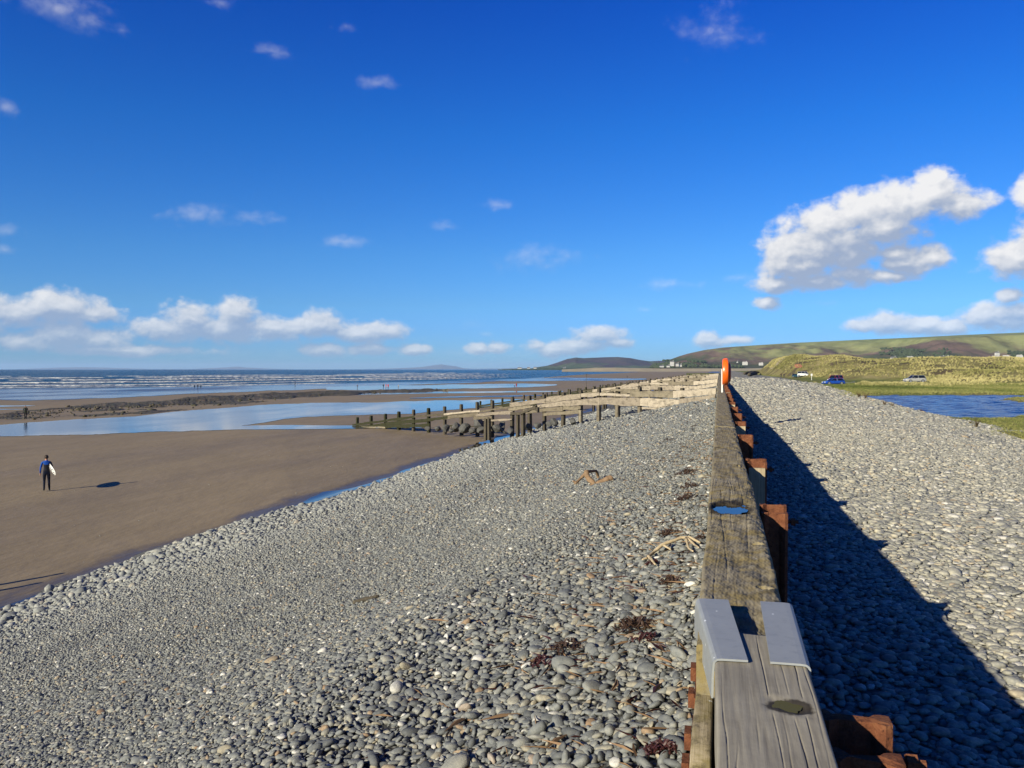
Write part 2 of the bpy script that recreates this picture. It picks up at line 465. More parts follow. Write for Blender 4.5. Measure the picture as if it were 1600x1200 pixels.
def m_rockbank():
    m, nt, b = material('weedy_peat')
    p = pos(nt)
    n = noise(nt, stretch(nt, p, (0.35, 0.2, 1), 0.3), 1.0, 6, 0.7)
    n2 = noise(nt, p, 1.3, 5, 0.7)
    c = ramp(nt, n, [(0.32, (0.22, 0.145, 0.085)), (0.42, (0.115, 0.088, 0.05)), (0.50, (0.065, 0.066, 0.028)), (0.60, (0.19, 0.145, 0.095)), (0.75, (0.26, 0.20, 0.135))])
    c = mixc(nt, mth(nt, 'MULTIPLY', n2, 0.5), c, (0.03, 0.024, 0.014))
    put(nt, b, color=c, rough=0.75, normal=bump(nt, n2, 0.9, 0.3))
    return m
MBANK = m_rockbank()

def m_field():
    m, nt, b = material('dune_grassland')
    p = pos(nt)
    z = nd(nt, 'ShaderNodeSeparateXYZ', {0: p}).outputs[2]
    n = noise(nt, stretch(nt, p, (0.05, 0.035, 0.1)), 1.0, 6, 0.65)
    n2 = noise(nt, p, 0.55, 6, 0.7)
    n3 = noise(nt, p, 0.09, 4, 0.6)
    low = ramp(nt, n, [(0.34, (0.15, 0.185, 0.045)), (0.5, (0.23, 0.245, 0.07)), (0.64, (0.30, 0.25, 0.10)), (0.78, (0.19, 0.145, 0.08))])
    high = ramp(nt, n3, [(0.30, (0.16, 0.16, 0.055)), (0.40, (0.14, 0.10, 0.07)), (0.47, (0.28, 0.25, 0.095)), (0.6, (0.40, 0.34, 0.145)), (0.72, (0.47, 0.395, 0.19))])
    c = mixc(nt, sstep(nt, mth(nt, 'ADD', z, mth(nt, 'MULTIPLY', n, 1.2)), 4.5, 5.6), low, high)
    c = mixc(nt, mth(nt, 'MULTIPLY', sstep(nt, n2, 0.3, 0.7), 0.55), c, mixc(nt, 1.0, c, (0.55, 0.58, 0.55), 'MULTIPLY'))
    put(nt, b, color=c, rough=0.9, spec=0.1, normal=bump(nt, n2, 1.0, 0.7))
    return m
MFIELD = m_field()

def m_hill(name, stops, fields=False):
    m, nt, b = material(name)
    p = pos(nt)
    z = nd(nt, 'ShaderNodeSeparateXYZ', {0: p}).outputs[2]
    n = noise(nt, stretch(nt, p, (0.0022, 0.0022, 0.004)), 1.0, 7, 0.62, 0.4)
    n2 = noise(nt, p, 0.012, 6, 0.65)
    h = mth(nt, 'ADD', mth(nt, 'DIVIDE', z, 190.0), mth(nt, 'MULTIPLY', mth(nt, 'SUBTRACT', n, 0.5), 1.5))
    c = ramp(nt, h, stops)
    c = mixc(nt, mth(nt, 'MULTIPLY', sstep(nt, n2, 0.42, 0.68), 0.55), c, mixc(nt, 1.0, c, (0.45, 0.5, 0.45), 'MULTIPLY'))
    if fields:
        v = voro(nt, stretch(nt, p, (1, 1, 0)), 0.006)
        g = nd(nt, 'ShaderNodeSeparateColor', {0: v.outputs['Color']}).outputs[0]
        x = nd(nt, 'ShaderNodeSeparateXYZ', {0: p}).outputs[0]
        k = mth(nt, 'MULTIPLY', sstep(nt, x, 1300, 1900), sstep(nt, noise(nt, p, 0.0016, 2), 0.42, 0.55))
        c = mixc(nt, k, c, ramp(nt, g, [(0.1, (0.07, 0.13, 0.03)), (0.5, (0.11, 0.16, 0.045)), (0.9, (0.15, 0.15, 0.06))]))
    put(nt, b, color=c, rough=0.95, spec=0.05, normal=bump(nt, n2, 0.6, 14.0))
    return m
MHILL = m_hill('heather_hill', [(0.0, (0.06, 0.085, 0.045)), (0.14, (0.10, 0.105, 0.06)), (0.28, (0.185, 0.125, 0.105)), (0.42, (0.18, 0.135, 0.10)), (0.50, (0.25, 0.25, 0.115)), (0.72, (0.31, 0.33, 0.14)), (0.95, (0.25, 0.285, 0.12))], True)
MHEAD = m_hill('far_headland', [(0.0, (0.07, 0.10, 0.04)), (0.2, (0.09, 0.11, 0.05)), (0.35, (0.075, 0.05, 0.06)), (0.6, (0.085, 0.06, 0.062)), (0.9, (0.08, 0.085, 0.05))])
MMOUNT = m_flat('mountain_rock', (0.10, 0.11, 0.12), 0.9, scale=0.0005)
MPALE = m_flat('pale_sand', (0.42, 0.35, 0.22), 0.9, scale=0.02)

def m_wood(name, cols, grain=(6, 60, 60), lichen=None, cracks=0.6, axis=1, vary=False, wet=None):
    """weathered timber, grain along the object's Y"""
    m, nt, b = material(name)
    c = oco(nt)
    gs = [60.0, 60.0, 60.0]; gs[axis] = 2.2
    g = noise(nt, stretch(nt, c, tuple(gs)), 1.0, 6, 0.68, 0.3)
    n = noise(nt, c, 3.5, 6, 0.65)
    col = ramp(nt, g, [(0.28, cols[0]), (0.5, cols[1]), (0.75, cols[2])])
    col = mixc(nt, mth(nt, 'MULTIPLY', sstep(nt, n, 0.38, 0.7), 0.5), col, mixc(nt, 1.0, col, (0.55, 0.55, 0.57), 'MULTIPLY'))
    if lichen:
        l = noise(nt, c, 9, 6, 0.72); l2 = noise(nt, c, 2.4, 4, 0.6)
        k = mth(nt, 'MULTIPLY', sstep(nt, l, 0.40, 0.60), sstep(nt, l2, 0.33, 0.52))
        col = mixc(nt, mth(nt, 'MULTIPLY', k, 0.8), col, lichen)
        dk = mth(nt, 'MULTIPLY', sstep(nt, noise(nt, stretch(nt, c, (13, 9, 13)), 1.0, 7, 0.75), 0.50, 0.66), 0.72)
        col = mixc(nt, dk, col, (0.05, 0.043, 0.034))
        sp = sstep(nt, noise(nt, stretch(nt, c, (22, 14, 22)), 1.0, 2, 0.5), 0.74, 0.78)
        col = mixc(nt, sp, col, (0.55, 0.55, 0.5))
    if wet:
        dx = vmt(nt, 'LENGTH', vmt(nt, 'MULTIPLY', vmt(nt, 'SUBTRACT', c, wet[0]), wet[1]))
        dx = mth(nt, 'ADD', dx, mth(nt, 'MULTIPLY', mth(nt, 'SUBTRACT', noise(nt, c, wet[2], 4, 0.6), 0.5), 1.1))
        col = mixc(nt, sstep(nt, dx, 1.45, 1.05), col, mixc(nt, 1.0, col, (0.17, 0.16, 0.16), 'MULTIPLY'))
    if vary:
        rr = nd(nt, 'ShaderNodeObjectInfo').outputs['Random']
        col = mixc(nt, 1.0, col, ramp(nt, rr, [(0.0, (0.72, 0.70, 0.68)), (0.5, (1.05, 1.04, 1.02)), (1.0, (1.35, 1.35, 1.33))]), 'MULTIPLY')
        dd = mth(nt, 'MULTIPLY', sstep(nt, noise(nt, c, 2.2, 6, 0.75), 0.50, 0.66), 0.6)
        col = mixc(nt, dd, col, (0.09, 0.078, 0.06))
        col = mixc(nt, mth(nt, 'MULTIPLY', sstep(nt, noise(nt, stretch(nt, c, (1.2, 1.2, 7)), 1.0, 5, 0.7), 0.54, 0.64), 0.5), col, (0.07, 0.06, 0.048))
    put(nt, b, color=col, rough=0.85, spec=0.15, normal=bump(nt, n, 0.3, 0.01, bump(nt, g, cracks, 0.006)))
    return m
MNEW = m_wood('grey_timber', [(0.25, 0.222, 0.175), (0.36, 0.327, 0.262), (0.44, 0.405, 0.33)], cracks=0.3, wet=((0.17, 2.085, 6.18), (23, 27, 0), 30))
MOLD = m_wood('lichen_timber', [(0.20, 0.168, 0.115), (0.315, 0.272, 0.19), (0.41, 0.36, 0.26)], lichen=(0.27, 0.205, 0.075), cracks=0.45, wet=((0.065, 5.26, 6.14), (9.0, 4.6, 0), 14))  # last argument darkens the wood in a ragged ellipse over the puddle hollow
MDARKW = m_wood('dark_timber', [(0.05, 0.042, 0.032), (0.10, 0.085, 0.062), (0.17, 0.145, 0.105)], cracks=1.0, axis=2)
MWEEDW = m_wood('weedy_timber', [(0.022, 0.028, 0.012), (0.04, 0.042, 0.02), (0.085, 0.072, 0.045)], cracks=1.0, axis=0)
MPALEW = m_wood('bleached_timber', [(0.20, 0.165, 0.12), (0.42, 0.36, 0.28), (0.57, 0.505, 0.41)], cracks=0.8, axis=0, vary=True)
MPALES = m_wood('bleached_facing_timber', [(0.27, 0.215, 0.13), (0.43, 0.355, 0.235), (0.53, 0.45, 0.31)], lichen=(0.22, 0.18, 0.07), cracks=0.8)
MGREYW = m_wood('silvered_timber', [(0.14, 0.12, 0.088), (0.25, 0.215, 0.155), (0.36, 0.31, 0.225)], cracks=0.9, axis=0, vary=True)
MCREAM = m_wood('sawn_timber', [(0.36, 0.28, 0.17), (0.50, 0.41, 0.27), (0.60, 0.51, 0.36)], cracks=0.5, axis=2)
MDRIFT = m_wood('driftwood', [(0.17, 0.105, 0.06), (0.30, 0.195, 0.115), (0.42, 0.30, 0.19)], cracks=1.0)
MROOT = m_wood('bleached_root', [(0.40, 0.30, 0.17), (0.58, 0.46, 0.29), (0.68, 0.57, 0.40)], cracks=0.6)

def m_rust(name, base=(0.19, 0.068, 0.032)):
    m, nt, b = material(name)
    c = oco(nt)
    n = noise(nt, c, 18, 7, 0.72); n2 = noise(nt, c, 90, 4, 0.7)
    col = ramp(nt, n, [(0.3, tuple(x * 0.45 for x in base)), (0.5, base), (0.68, (base[0] * 1.35, base[1] * 1.6, base[2] * 1.6))])
    col = mixc(nt, sstep(nt, n2, 0.55, 0.72), col, (0.06, 0.02, 0.012))
    put(nt, b, color=col, rough=0.85, spec=0.2, normal=bump(nt, n2, 0.9, 0.004, bump(nt, n, 0.8, 0.012)))
    return m
MRUST = m_rust('rusty_steel')
MRUSTD = m_rust('dark_rusty_steel', (0.20, 0.065, 0.03))

def m_galv():
    m, nt, b = material('galvanised_steel')
    c = oco(nt)
    n = noise(nt, c, 7, 6, 0.65); n2 = noise(nt, stretch(nt, c, (30, 16, 30)), 1.0, 2, 0.5)
    col = mixc(nt, n, (0.29, 0.305, 0.305), (0.42, 0.435, 0.435))
    vv = voro(nt, stretch(nt, c, (1.6, 1.0, 1.6)), 17)
    gate = sstep(nt, nd(nt, 'ShaderNodeSeparateColor', {0: vv.outputs['Color']}).outputs[0], 0.55, 0.6)
    col = mixc(nt, mth(nt, 'MULTIPLY', gate, sstep(nt, vv.outputs['Distance'], 0.13, 0.07)), col, (0.9, 0.92, 0.93))
    col = mixc(nt, mth(nt, 'MULTIPLY', sstep(nt, noise(nt, c, 26, 5, 0.7), 0.5, 0.7), 0.35), col, (0.20, 0.215, 0.225))
    put(nt, b, color=col, rough=0.5, metal=0.1, normal=bump(nt, n, 0.12, 0.01))
    return m
MGALV = m_galv()
MBOULD = m_flat('dark_boulder', (0.10, 0.098, 0.09), 0.8, var=0.5, scale=3, bmp=0.8, bscale=6)
MWRACK = m_flat('dried_seaweed', (0.055, 0.028, 0.016), 0.55, var=0.6, scale=9)
MWRACKR = m_flat('red_seaweed', (0.055, 0.014, 0.012), 0.5, var=0.5, scale=9)
MTWIG = m_flat('dry_twig', (0.24, 0.145, 0.075), 0.8, var=0.5, scale=9)
MORANGE = m_flat('orange_plastic', (0.95, 0.15, 0.012), 0.32, var=0.06, scale=3, spec=0.5)
MORANGED = m_flat('faded_orange_plastic', (0.70, 0.10, 0.045), 0.45, var=0.08, scale=3)
MHOUSE = m_flat('white_render', (0.62, 0.61, 0.58), 0.8, var=0.1, scale=0.3)
MWHITE = m_flat('white_paint', (0.88, 0.87, 0.84), 0.5, var=0.05)
MSLATE = m_flat('slate_roof', (0.12, 0.12, 0.13), 0.7)
MGLASS = m_flat('dark_glass', (0.012, 0.016, 0.02), 0.08, spec=0.6)
MTYRE = m_flat('black_rubber', (0.02, 0.02, 0.02), 0.85)
MRIM = m_flat('alloy_rim', (0.5, 0.5, 0.5), 0.35, metal=0.6)
MSKIN = m_flat('skin', (0.5, 0.27, 0.19), 0.6, var=0.05)

def m_grass(name, a, b_):
    m, nt, b = material(name)
    r = nd(nt, 'ShaderNodeObjectInfo').outputs['Random']
    loc = nd(nt, 'ShaderNodeObjectInfo').outputs['Location']
    k = noise(nt, stretch(nt, loc, (0.045, 0.03, 0.05), 0.5), 1.0, 5, 0.62)
    k = mth(nt, 'ADD', mth(nt, 'MULTIPLY', mth(nt, 'SUBTRACT', k, 0.5), 2.6), mth(nt, 'ADD', 0.3, mth(nt, 'MULTIPLY', r, 0.4)))
    put(nt, b, color=ramp(nt, k, [(0.0, tuple(x * .45 for x in a)), (0.3, a), (0.62, b_), (1.0, tuple(min(1, x * 1.3) for x in b_))]), rough=0.8, spec=0.15)
    return m
MMARRAM = m_grass('marram_blades', (0.33, 0.32, 0.115), (0.56, 0.495, 0.215))
MTURF = m_grass('turf_blades', (0.17, 0.205, 0.055), (0.30, 0.29, 0.10))
MVCOL, _nt, _b = material('cloth_and_skin')
put(_nt, _b, color=nd(_nt, 'ShaderNodeAttribute', attribute_name='tone').outputs['Color'], rough=0.7, spec=0.12)

# ------------------------------------------------------------------ terrain heights
n1, n2, n3, n4, n5 = SN(1), SN(2), SN(3), SN(4, 5), SN(6, 5)
def zL(X, Y):
    w = -X
    z = 5.2 - 0.235 * w
    z = z + 0.05 * n1(X * 0.5, Y * 0.35) + 0.10 * sm(9, 16, w) * n2(X * 0.12, Y * 0.35)
    z = z + 0.10 * np.exp(-((w - 3.0 + 0.06 * Y) / 0.9) ** 2) * sm(40, 20, Y)
    return z
def WR(Y): return 14.5 + 8 * sm(60, 260, Y)
def zR(X, Y):
    w = WR(Y) + 0.5 * n1(0, Y * 0.2)
    return 4.8 - 1.0 * sm(4, 1, 0 * X) * 0 - 0.95 * sm(w - 9.5, w, X) - 0.12 * np.clip(X - w, 0, 9) + 0.05 * n3(X * 0.6, Y * 0.4) - 0.10 * sm(1.6, 0.2, X)
SHORE = [(-1200,611),(-600,609.5),(0,609),(100,608),(200,607),(300,605.5),(400,603),(500,600.5),(600,598.5),(700,596),(800,593),(850,590),(900,586),(1000,581.2),(1060,579.2),(1100,578.2),(1130,577.3)]
def zS(X, Y):
    D = depth(X, Y); px = pxof(X, Y)
    q = np.clip(-X - 16.5, 0, None)
    base = np.maximum(1.3 - 0.0065 * q, 0.25) - 0.05 * np.exp(-((q - 0.9) / 0.5) ** 2) + 0.012 * n2(X * 0.3, Y * 0.12)
    Ds = CAMZ * F / (tab(SHORE, px) - HORIZ)
    z2 = (Ds - D) * 0.004
    return np.maximum(np.minimum(base, z2), -1.6)

POND = [(p.x, p.y) for p in (on(x, y, 3.75) for x, y in ((1343,619.5),(1390,618),(1480,617.6),(1580,617.6),(1800,618),(2300,620),(2600,640),(2300,660),(1900,657),(1700,657),(1610,655.5),(1560,654),(1510,653.5),(1460,648.5),(1420,640),(1385,631),(1356,623)))]
SPIT = [(p.x, p.y) for p in (on(x, y, 3.75) for x, y in ((1558,624),(1600,621.5),(1700,621),(1900,626),(1800,632),(1660,630.5),(1600,629)))]
SPIT2 = [(p.x, p.y) for p in (on(x, y, 3.75) for x, y in ((1568,651.5),(1600,647),(1680,646),(1800,649),(1700,654),(1600,654.0)))]
CREST = [(1140,577),(1165,575.5),(1180,573),(1195,567),(1210,561),(1226,557),(1242,555),(1256,557),(1275,559),(1292,557),(1310,555.5),(1330,558),(1350,562),(1380,563),(1410,561),(1440,559),(1470,558.5),(1500,557.5),(1530,559),(1565,558),(1600,560),(1700,559),(1900,556),(2300,555),(3000,560)]
FOOT = [(1140,420),(1200,330),(1260,272),(1300,240),(1380,215),(1450,200),(1520,185),(1600,172),(1900,160),(3000,150)]
def zF(X, Y):
    D = depth(X, Y); px = pxof(X, Y)
    z = 3.92 + 0.07 * n1(X * 0.12, Y * 0.1) + 0.04 * n3(X * 0.6, Y * 0.5)
    Df = tab(FOOT, px); Dc = Df + 95
    zc = CAMZ + (HORIZ - tab(CREST, px)) / F * Dc
    k = sm(0, 1, (D - Df) / 95 + 0.10 * n2(X * 0.05, Y * 0.05))
    fore = 2.6 * np.clip(n2(X * 0.028 + 3, Y * 0.03), 0, 1.4) * sm(0.0, 0.2, (D - Df) / 95) * (1 - k)
    lump = 0.62 * n4(X * 0.055, Y * 0.05) + 0.28 * n5(X * 0.16, Y * 0.15)
    kk = sm(0, 0.25, (D - Df) / 95)
    dz = (zc - 3.92) * (k * 0.94 + 0.06 * kk) + fore + lump * 1.5 * kk * (1 - 0.72 * k)
    dz = dz * (1 - 0.55 * sm(0, 1, (D - Dc - 15) / 120))
    gate = sm(-4, 6, X - WR(Y))
    z = z + np.clip(dz, -0.2, None) * gate
    P = dpoly(X, Y, POND); S = np.minimum(dpoly(X, Y, SPIT), dpoly(X, Y, SPIT2))
    dd = np.maximum(P, -S)                       # basin minus the grassy spits
    bas = np.clip(-dd / 2.0, -1, 1)
    near = sm(3.0, 0.0, dd)
    z = z - np.where(near > 0, near * np.clip(z - 3.72, 0, 0.45) * sm(2.5, -0.3, dd), 0) - 0.3 * sm(0, 2.0, -dd)
    z = np.where(X < WR(Y) - 1.5, np.minimum(z, 3.55), z)
    return z

def polar(a0, a1, na, r0, r1, nr, fine=None):
    a = np.radians(np.linspace(a0, a1, na)) if fine is None else np.radians(np.asarray(fine))
    r = np.geomspace(r0, r1, nr)
    A, R = np.meshgrid(a, r)
    fx, fy = FWD.x, FWD.y; rx, ry = RGT.x, RGT.y
    return R * (np.cos(A) * fx + np.sin(A) * rx), R * (np.cos(A) * fy + np.sin(A) * ry)

# ground far inland and under everything on the right
X, Y = polar(-2, 75, 120, 60, 42000, 60)
grid_obj('far_land', X, Y, np.where(depth(X, Y) > 0, 2.6, 2.6) - 3.0 * sm(16, -4, X) + 0 * X, MFIELD, kind='structure')
# sand
X, Y = polar(-85, 32, 640, 9, 14000, 300)
grid_obj('beach_sand', X, Y, zS(X, Y), MSAND, kind='structure')
# shingle bank left of the wall
ys = [-8.0]
while ys[-1] < 430: ys.append(ys[-1] + 0.22 * max(1, abs(ys[-1]) / 14))
X, Y = np.meshgrid(np.linspace(-18.6, -0.055, 96), np.array(ys))
beach = grid_obj('shingle_beach', X, Y, zL(X, Y), MSL, kind='structure')
# shingle ridge right of the wall
ys = [-8.0]
while ys[-1] < 1500: ys.append(ys[-1] + 0.3 * max(1, abs(ys[-1]) / 16))
xs = np.linspace(-0.02, 1, 140) ** 1.0
X, Y = np.meshgrid(np.linspace(0, 1, 120), np.array(ys))
X = 0.22 + X * (WR(Y) + 6 - 0.22)
ridge = grid_obj('shingle_ridge', X, Y, zR(X, Y), MSR, kind='structure')
# meadow and dunes
X, Y = polar(12, 64, 620, 14, 760, 430)
grid_obj('dune_grassland', X, Y, zF(X, Y), MFIELD, kind='structure')
# pond
xs = [p[0] for p in POND]; ys_ = [p[1] for p in POND]
X, Y = np.meshgrid(np.linspace(min(xs) - 6, min(xs) + 100, 380), np.linspace(min(ys_) - 6, max(ys_) + 6, 330))
pw = np.zeros(X.shape)
for k_ in range(26):
    a_ = -1.0 + rng.normal(0, .55); l_ = rng.uniform(.9, 3.2); pw += 0.0085 * l_ * np.sin(2 * np.pi * (X * math.cos(a_) + Y * math.sin(a_)) / l_ + rng.uniform(0, 6.28))
grid_obj('pond_water', X, Y, 3.75 + pw * .55, MPOND, kind='structure')

# ------------------------------------------------------------------ water films, pools and the weedy bank on the sand
def strip_pts(upper, lower, pxs, rows, seed, amp=0.5, lift=0.03):
    ns = SN(seed, 5, 0.62)
    up = tab(upper, pxs) + amp * ns(pxs * 0.05, 0 * pxs); lo = tab(lower, pxs) + amp * ns(pxs * 0.05, 0 * pxs + 9)
    lo = np.maximum(lo, up + 0.03)
    XX = np.zeros((rows, len(pxs))); YY = XX.copy()
    for i in range(rows):
        py = up + (lo - up) * i / (rows - 1)
        zz = np.full(len(pxs), 0.7)
        for it in range(4):
            for j in range(len(pxs)):
                p = on(pxs[j], py[j], float(zz[j])); XX[i, j], YY[i, j] = p.x, p.y
            zz = zS(XX[i], YY[i])
    return XX, YY, zS(XX, YY) + lift, up, lo
def film(name, upper, lower, mat, seed, rows=7, amp=0.5, lift=0.03):
    pxs = np.arange(max(upper[0][0], lower[0][0]), min(upper[-1][0], lower[-1][0]) + 1, 5.0)
    X, Y, Z, _, _ = strip_pts(upper, lower, pxs, rows, seed, amp, lift)
    return grid_obj(name, X, Y, Z, mat, flip=True, kind='structure')
film('wet_foreshore', [(-700,606),(0,606),(100,605),(200,604),(300,603),(400,601),(500,598.5),(600,596.5),(700,594),(780,591.5),(850,589)],
     [(-700,627),(0,626),(100,624.5),(200,621),(300,616),(400,611.5),(480,609),(560,605.5),(640,602),(700,599),(780,595.5),(850,591)], MWET, 21, lift=0.05)
film('tidal_pool', [(-600,660),(0,664),(60,660),(100,657),(150,654),(200,651),(300,642),(400,633),(480,630.5),(560,629),(650,627),(720,625.5),(800,624),(835,623.5)],
     [(-600,690),(0,683),(100,680),(200,677),(300,673.5),(360,668),(400,662),(440,656),(480,652),(560,648.5),(650,646),(720,640),(800,634),(835,629)], MPOOL, 22)
film('tidal_pool', [(290,668),(340,666.5),(400,665),(480,665),(560,665.5),(660,667.5)], [(290,673.8),(340,672.5),(400,671.5),(480,671),(560,670),(660,668.5)], MPOOL, 23, amp=0.3, lift=0.035)
film('tidal_pool', [(410,621.5),(450,618.5),(500,616),(600,613.4),(700,612),(800,611.3),(880,611)], [(410,622.2),(450,621),(500,619),(600,616.2),(700,614.6),(800,613.4),(880,612)], MPOOL, 24, 4, 0.25)
film('tidal_pool', [(510,605.5),(560,604),(600,603),(640,602),(700,601),(760,600),(830,599.7),(870,600.5)], [(510,609.5),(560,610),(600,609.3),(640,608),(700,607.6),(760,607),(830,606),(870,602.5)], MPOOL, 25, 5, 0.4, 0.06)
film('tidal_pool', [(-200,632),(0,633.5),(30,633.8),(55,634)], [(-200,636),(0,636),(30,635.4),(55,634.6)], MPOOL, 26, 4, 0.2)
film('tidal_pool', [(-300,638),(0,639),(20,639.4),(40,639.6)], [(-300,641),(0,640.6),(20,640.4),(40,640)], MPOOL, 27, 4, 0.15)
film('wet_sand', [(760,594),(840,591.2),(900,590),(960,591),(1010,592)], [(760,596),(840,595.5),(900,595.5),(960,594.5),(1010,593)], MWET, 28, 4, 0.3, 0.08)
film('wet_sand', [(640,622),(720,619.5),(800,618),(860,617)], [(640,623.2),(720,621.5),(800,620),(860,618.5)], MWET, 29, 4, 0.3, 0.05)
# stream along the toe of the shingle
ysx = np.arange(2, 92, 0.3); ns = SN(31, 5, 0.6)
a = 16.15 + 0.25 * ns(0 * ysx, ysx * 0.25); b = a + 0.80 + 0.45 * sm(20, 38, ysx) + (0.2 + 0.35 * sm(20, 38, ysx)) * ns(0 * ysx + 5, ysx * 0.16)
k = np.linspace(0, 1, 7)[:, None]
X = -(a[None] * (1 - k) + b[None] * k); Y = np.repeat(ysx[None], 7, 0)
grid_obj('stream_water', X, Y, zS(X, Y) + 0.012, MSTREAM, kind='structure')
# weedy peat bank: low lumpy ground rising through the sand
BU = [(-500,648),(-100,647),(0,645.5),(40,641),(90,636.5),(130,631.5),(200,628.5),(250,626),(300,621),(350,617.5),(400,615),(500,612.7),(560,611.5),(640,610),(700,609.2)]
BL = [(-500,662),(-100,658),(0,656),(60,655.5),(90,654),(130,652),(200,648.5),(250,645),(300,639.5),(350,634),(400,630),(440,625),(500,620.5),(560,616.5),(640,613.4),(700,611)]
pxs = np.arange(-500, 701, 2.0)
X, Y, Z, up, lo = strip_pts(BU, BL, pxs, 26, 33, 0.9, 0.0)
u = np.linspace(0, 1, 26)[:, None]
edge = np.sin(np.pi * np.clip(u, 0.0, 1.0)) ** 0.6
nb = SN(34, 6, 0.68); nb2 = SN(35, 4)
hh = (0.13 + 0.20 * nb2(X * 0.10, Y * 0.07) + 0.20 * nb(X * 0.45, Y * 0.30)) * edge
hh = hh + 0.25 * np.exp(-((u - 0.28) / 0.16) ** 2) * sm(90, 190, pxs)[None] * edge
grid_obj('peat_bank', X, Y, Z + np.clip(hh, -0.1, 0.9), MBANK, flip=True, kind='structure')

# ------------------------------------------------------------------ sea with breakers
pyr = np.concatenate([np.arange(632, 612, -0.5), np.arange(612, 583, -0.14), np.arange(583, 577.6, -0.25)])
Dr = CAMZ * F / (pyr - HORIZ)
Dr = np.concatenate([Dr, np.geomspace(Dr[-1] * 1.25, 44000, 10)])
fx = np.concatenate([np.linspace(-80, -41, 90), np.arange(-40, 14.2, 0.05)])
A, Dm = np.meshgrid(np.radians(fx), Dr)
R = Dm / np.maximum(np.cos(A), 0.2)
X = R * (np.cos(A) * FWD.x + np.sin(A) * RGT.x); Y = R * (np.cos(A) * FWD.y + np.sin(A) * RGT.y)
px = 800 + F * np.tan(np.clip(A, -1.35, 1.35))
Ds = CAMZ * F / (tab(SHORE, px) - HORIZ)
off = (Dm - Ds)
nw, nw2, nw3 = SN(41, 4), SN(42, 5, 0.6), SN(43, 5, 0.65)
rel = off / np.clip(Ds, 150, 900)                # how far out, in units of the distance of the shore
foam = np.zeros_like(X); zz = np.zeros_like(X)
lines = [(0.07,0.22,0.25),(0.20,0.45,0.5),(0.42,0.62,0.8),(0.74,0.58,0.95),(1.15,0.30,0.9),(1.7,0.05,0.7),(2.4,-0.06,0.6)]
for i, (rl, thr, hgt) in enumerate(lines):
    c = rl + 0.022 * nw(px * 0.008 + 7 * i, rel * 0 + i) + 0.004 * nw2(px * 0.03 + 3 * i, rel * 0)
    act = sm(0.25 - thr, 0.75 - thr, 0.5 + 0.45 * nw3(px * 0.009 + 13 * i, rel * 0 + 2.0 * i))
    act = act * sm(980, 640, px)
    d = (rel - c) * np.clip(Ds, 150, 900)        # metres seaward of this crest
    wd = np.maximum(3.5, 0.75 * Dm ** 2 / 8960 * 0.14)
    crest = np.where(d > 0, np.exp(-(d / (2.6 * wd)) ** 2), np.exp(-(d / (0.9 * wd)) ** 2))
    zz = zz + hgt * (0.35 + 0.65 * act) * crest * sm(0.0, 0.06, rel)
    wd = np.maximum(3.5, 0.75 * Dm ** 2 / 8960 * 0.14)
    wash = np.where(d > 0, np.exp(-(d / wd) ** 2), np.exp(-(-d / (1.7 * wd))) * 0.75)
    foam = np.maximum(foam, act * np.clip(wash * 1.15, 0, 1))
swell = 0.10 * np.sin(off / 14.0 + 1.5 * nw(px * 0.01, rel)) * sm(0, 0.3, rel) * sm(2500, 800, Dm)
foam = np.maximum(foam, 0.55 * np.exp(-((off - 4) / 6.0) ** 2) * sm(0.2, 0.8, 0.5 + 0.5 * nw2(px * 0.02, 0 * px)))
grid_obj('sea', X, Y, zz + swell + 0.0, MSEA, flip=False, attrs={'foam': foam}, kind='structure')

# ------------------------------------------------------------------ hills, headland, far mountains
def hill(name, sil, Dc, depth_front, depth_back, mat, seed, pxs, base=0.0, spur=0.16, nr=46):
    n_ = SN(seed, 5, 0.55); nn = SN(seed + 1, 5, 0.6)
    v = np.concatenate([np.linspace(0, 1, nr), np.linspace(1.05, 1.6, 8)])
    V, P = np.meshgrid(v, pxs, indexing='ij')
    D = np.where(V <= 1, Dc - depth_front * (1 - V), Dc + depth_back * (V - 1))
    u_ = (P - 800) / F
    X = (RGT.x * u_ + FWD.x) * D; Y = (RGT.y * u_ + FWD.y) * D
    zc = CAMZ + (HORIZ - tab(sil, P)) / F * Dc
    s = depth_front
    k = np.where(V <= 1, np.sin(np.clip(V, 0, 1) * np.pi / 2) ** 1.25, 1 - 0.25 * (V - 1) / 0.6)
    w = np.sin(np.pi * np.clip(V, 0, 1))
    Z = base + (zc - base) * (k + spur * w * n_(X / s * 5, Y / s * 5) + 0.05 * w * nn(X / s * 16, Y / s * 16))
    Z = np.where(V <= 1, np.minimum(Z, CAMZ + (zc - CAMZ) * D / Dc * (0.90 + 0.10 * V)), Z)
    HG[name] = (X, Y, Z, P)
    return grid_obj(name, X, Y, Z, mat, kind='structure')
HG = {}
HILLSIL = [(1004,576),(1020,573),(1034,567),(1045,562.5),(1060,557),(1075,552.5),(1100,547),(1130,543),(1150,541.5),(1200,538.3),(1250,535.3),(1300,533),(1350,530.6),(1400,528.6),(1450,526.3),(1500,523.6),(1530,522.3),(1600,519.5),(1750,512),(2000,505),(2400,512),(3000,525)]
hill('heather_hill', HILLSIL, 4200, 1300, 1500, MHILL, 51, np.concatenate([np.arange(1000, 1640, 2.0), np.arange(1640, 3000, 14.0)]), 3.0, 0.26, 64)
hill('headland', [(826,576.6),(840,573.5),(855,571.5),(872,566),(886,561),(900,558.6),(912,559.6),(925,559),(945,558.2),(965,557.8),(985,559.5),(1000,562.5),(1015,564.5),(1035,563.5),(1060,566),(1100,570)], 9500, 1500, 2000, MHEAD, 61, np.arange(824, 1102, 2.0), 0.0, 0.22, 40)
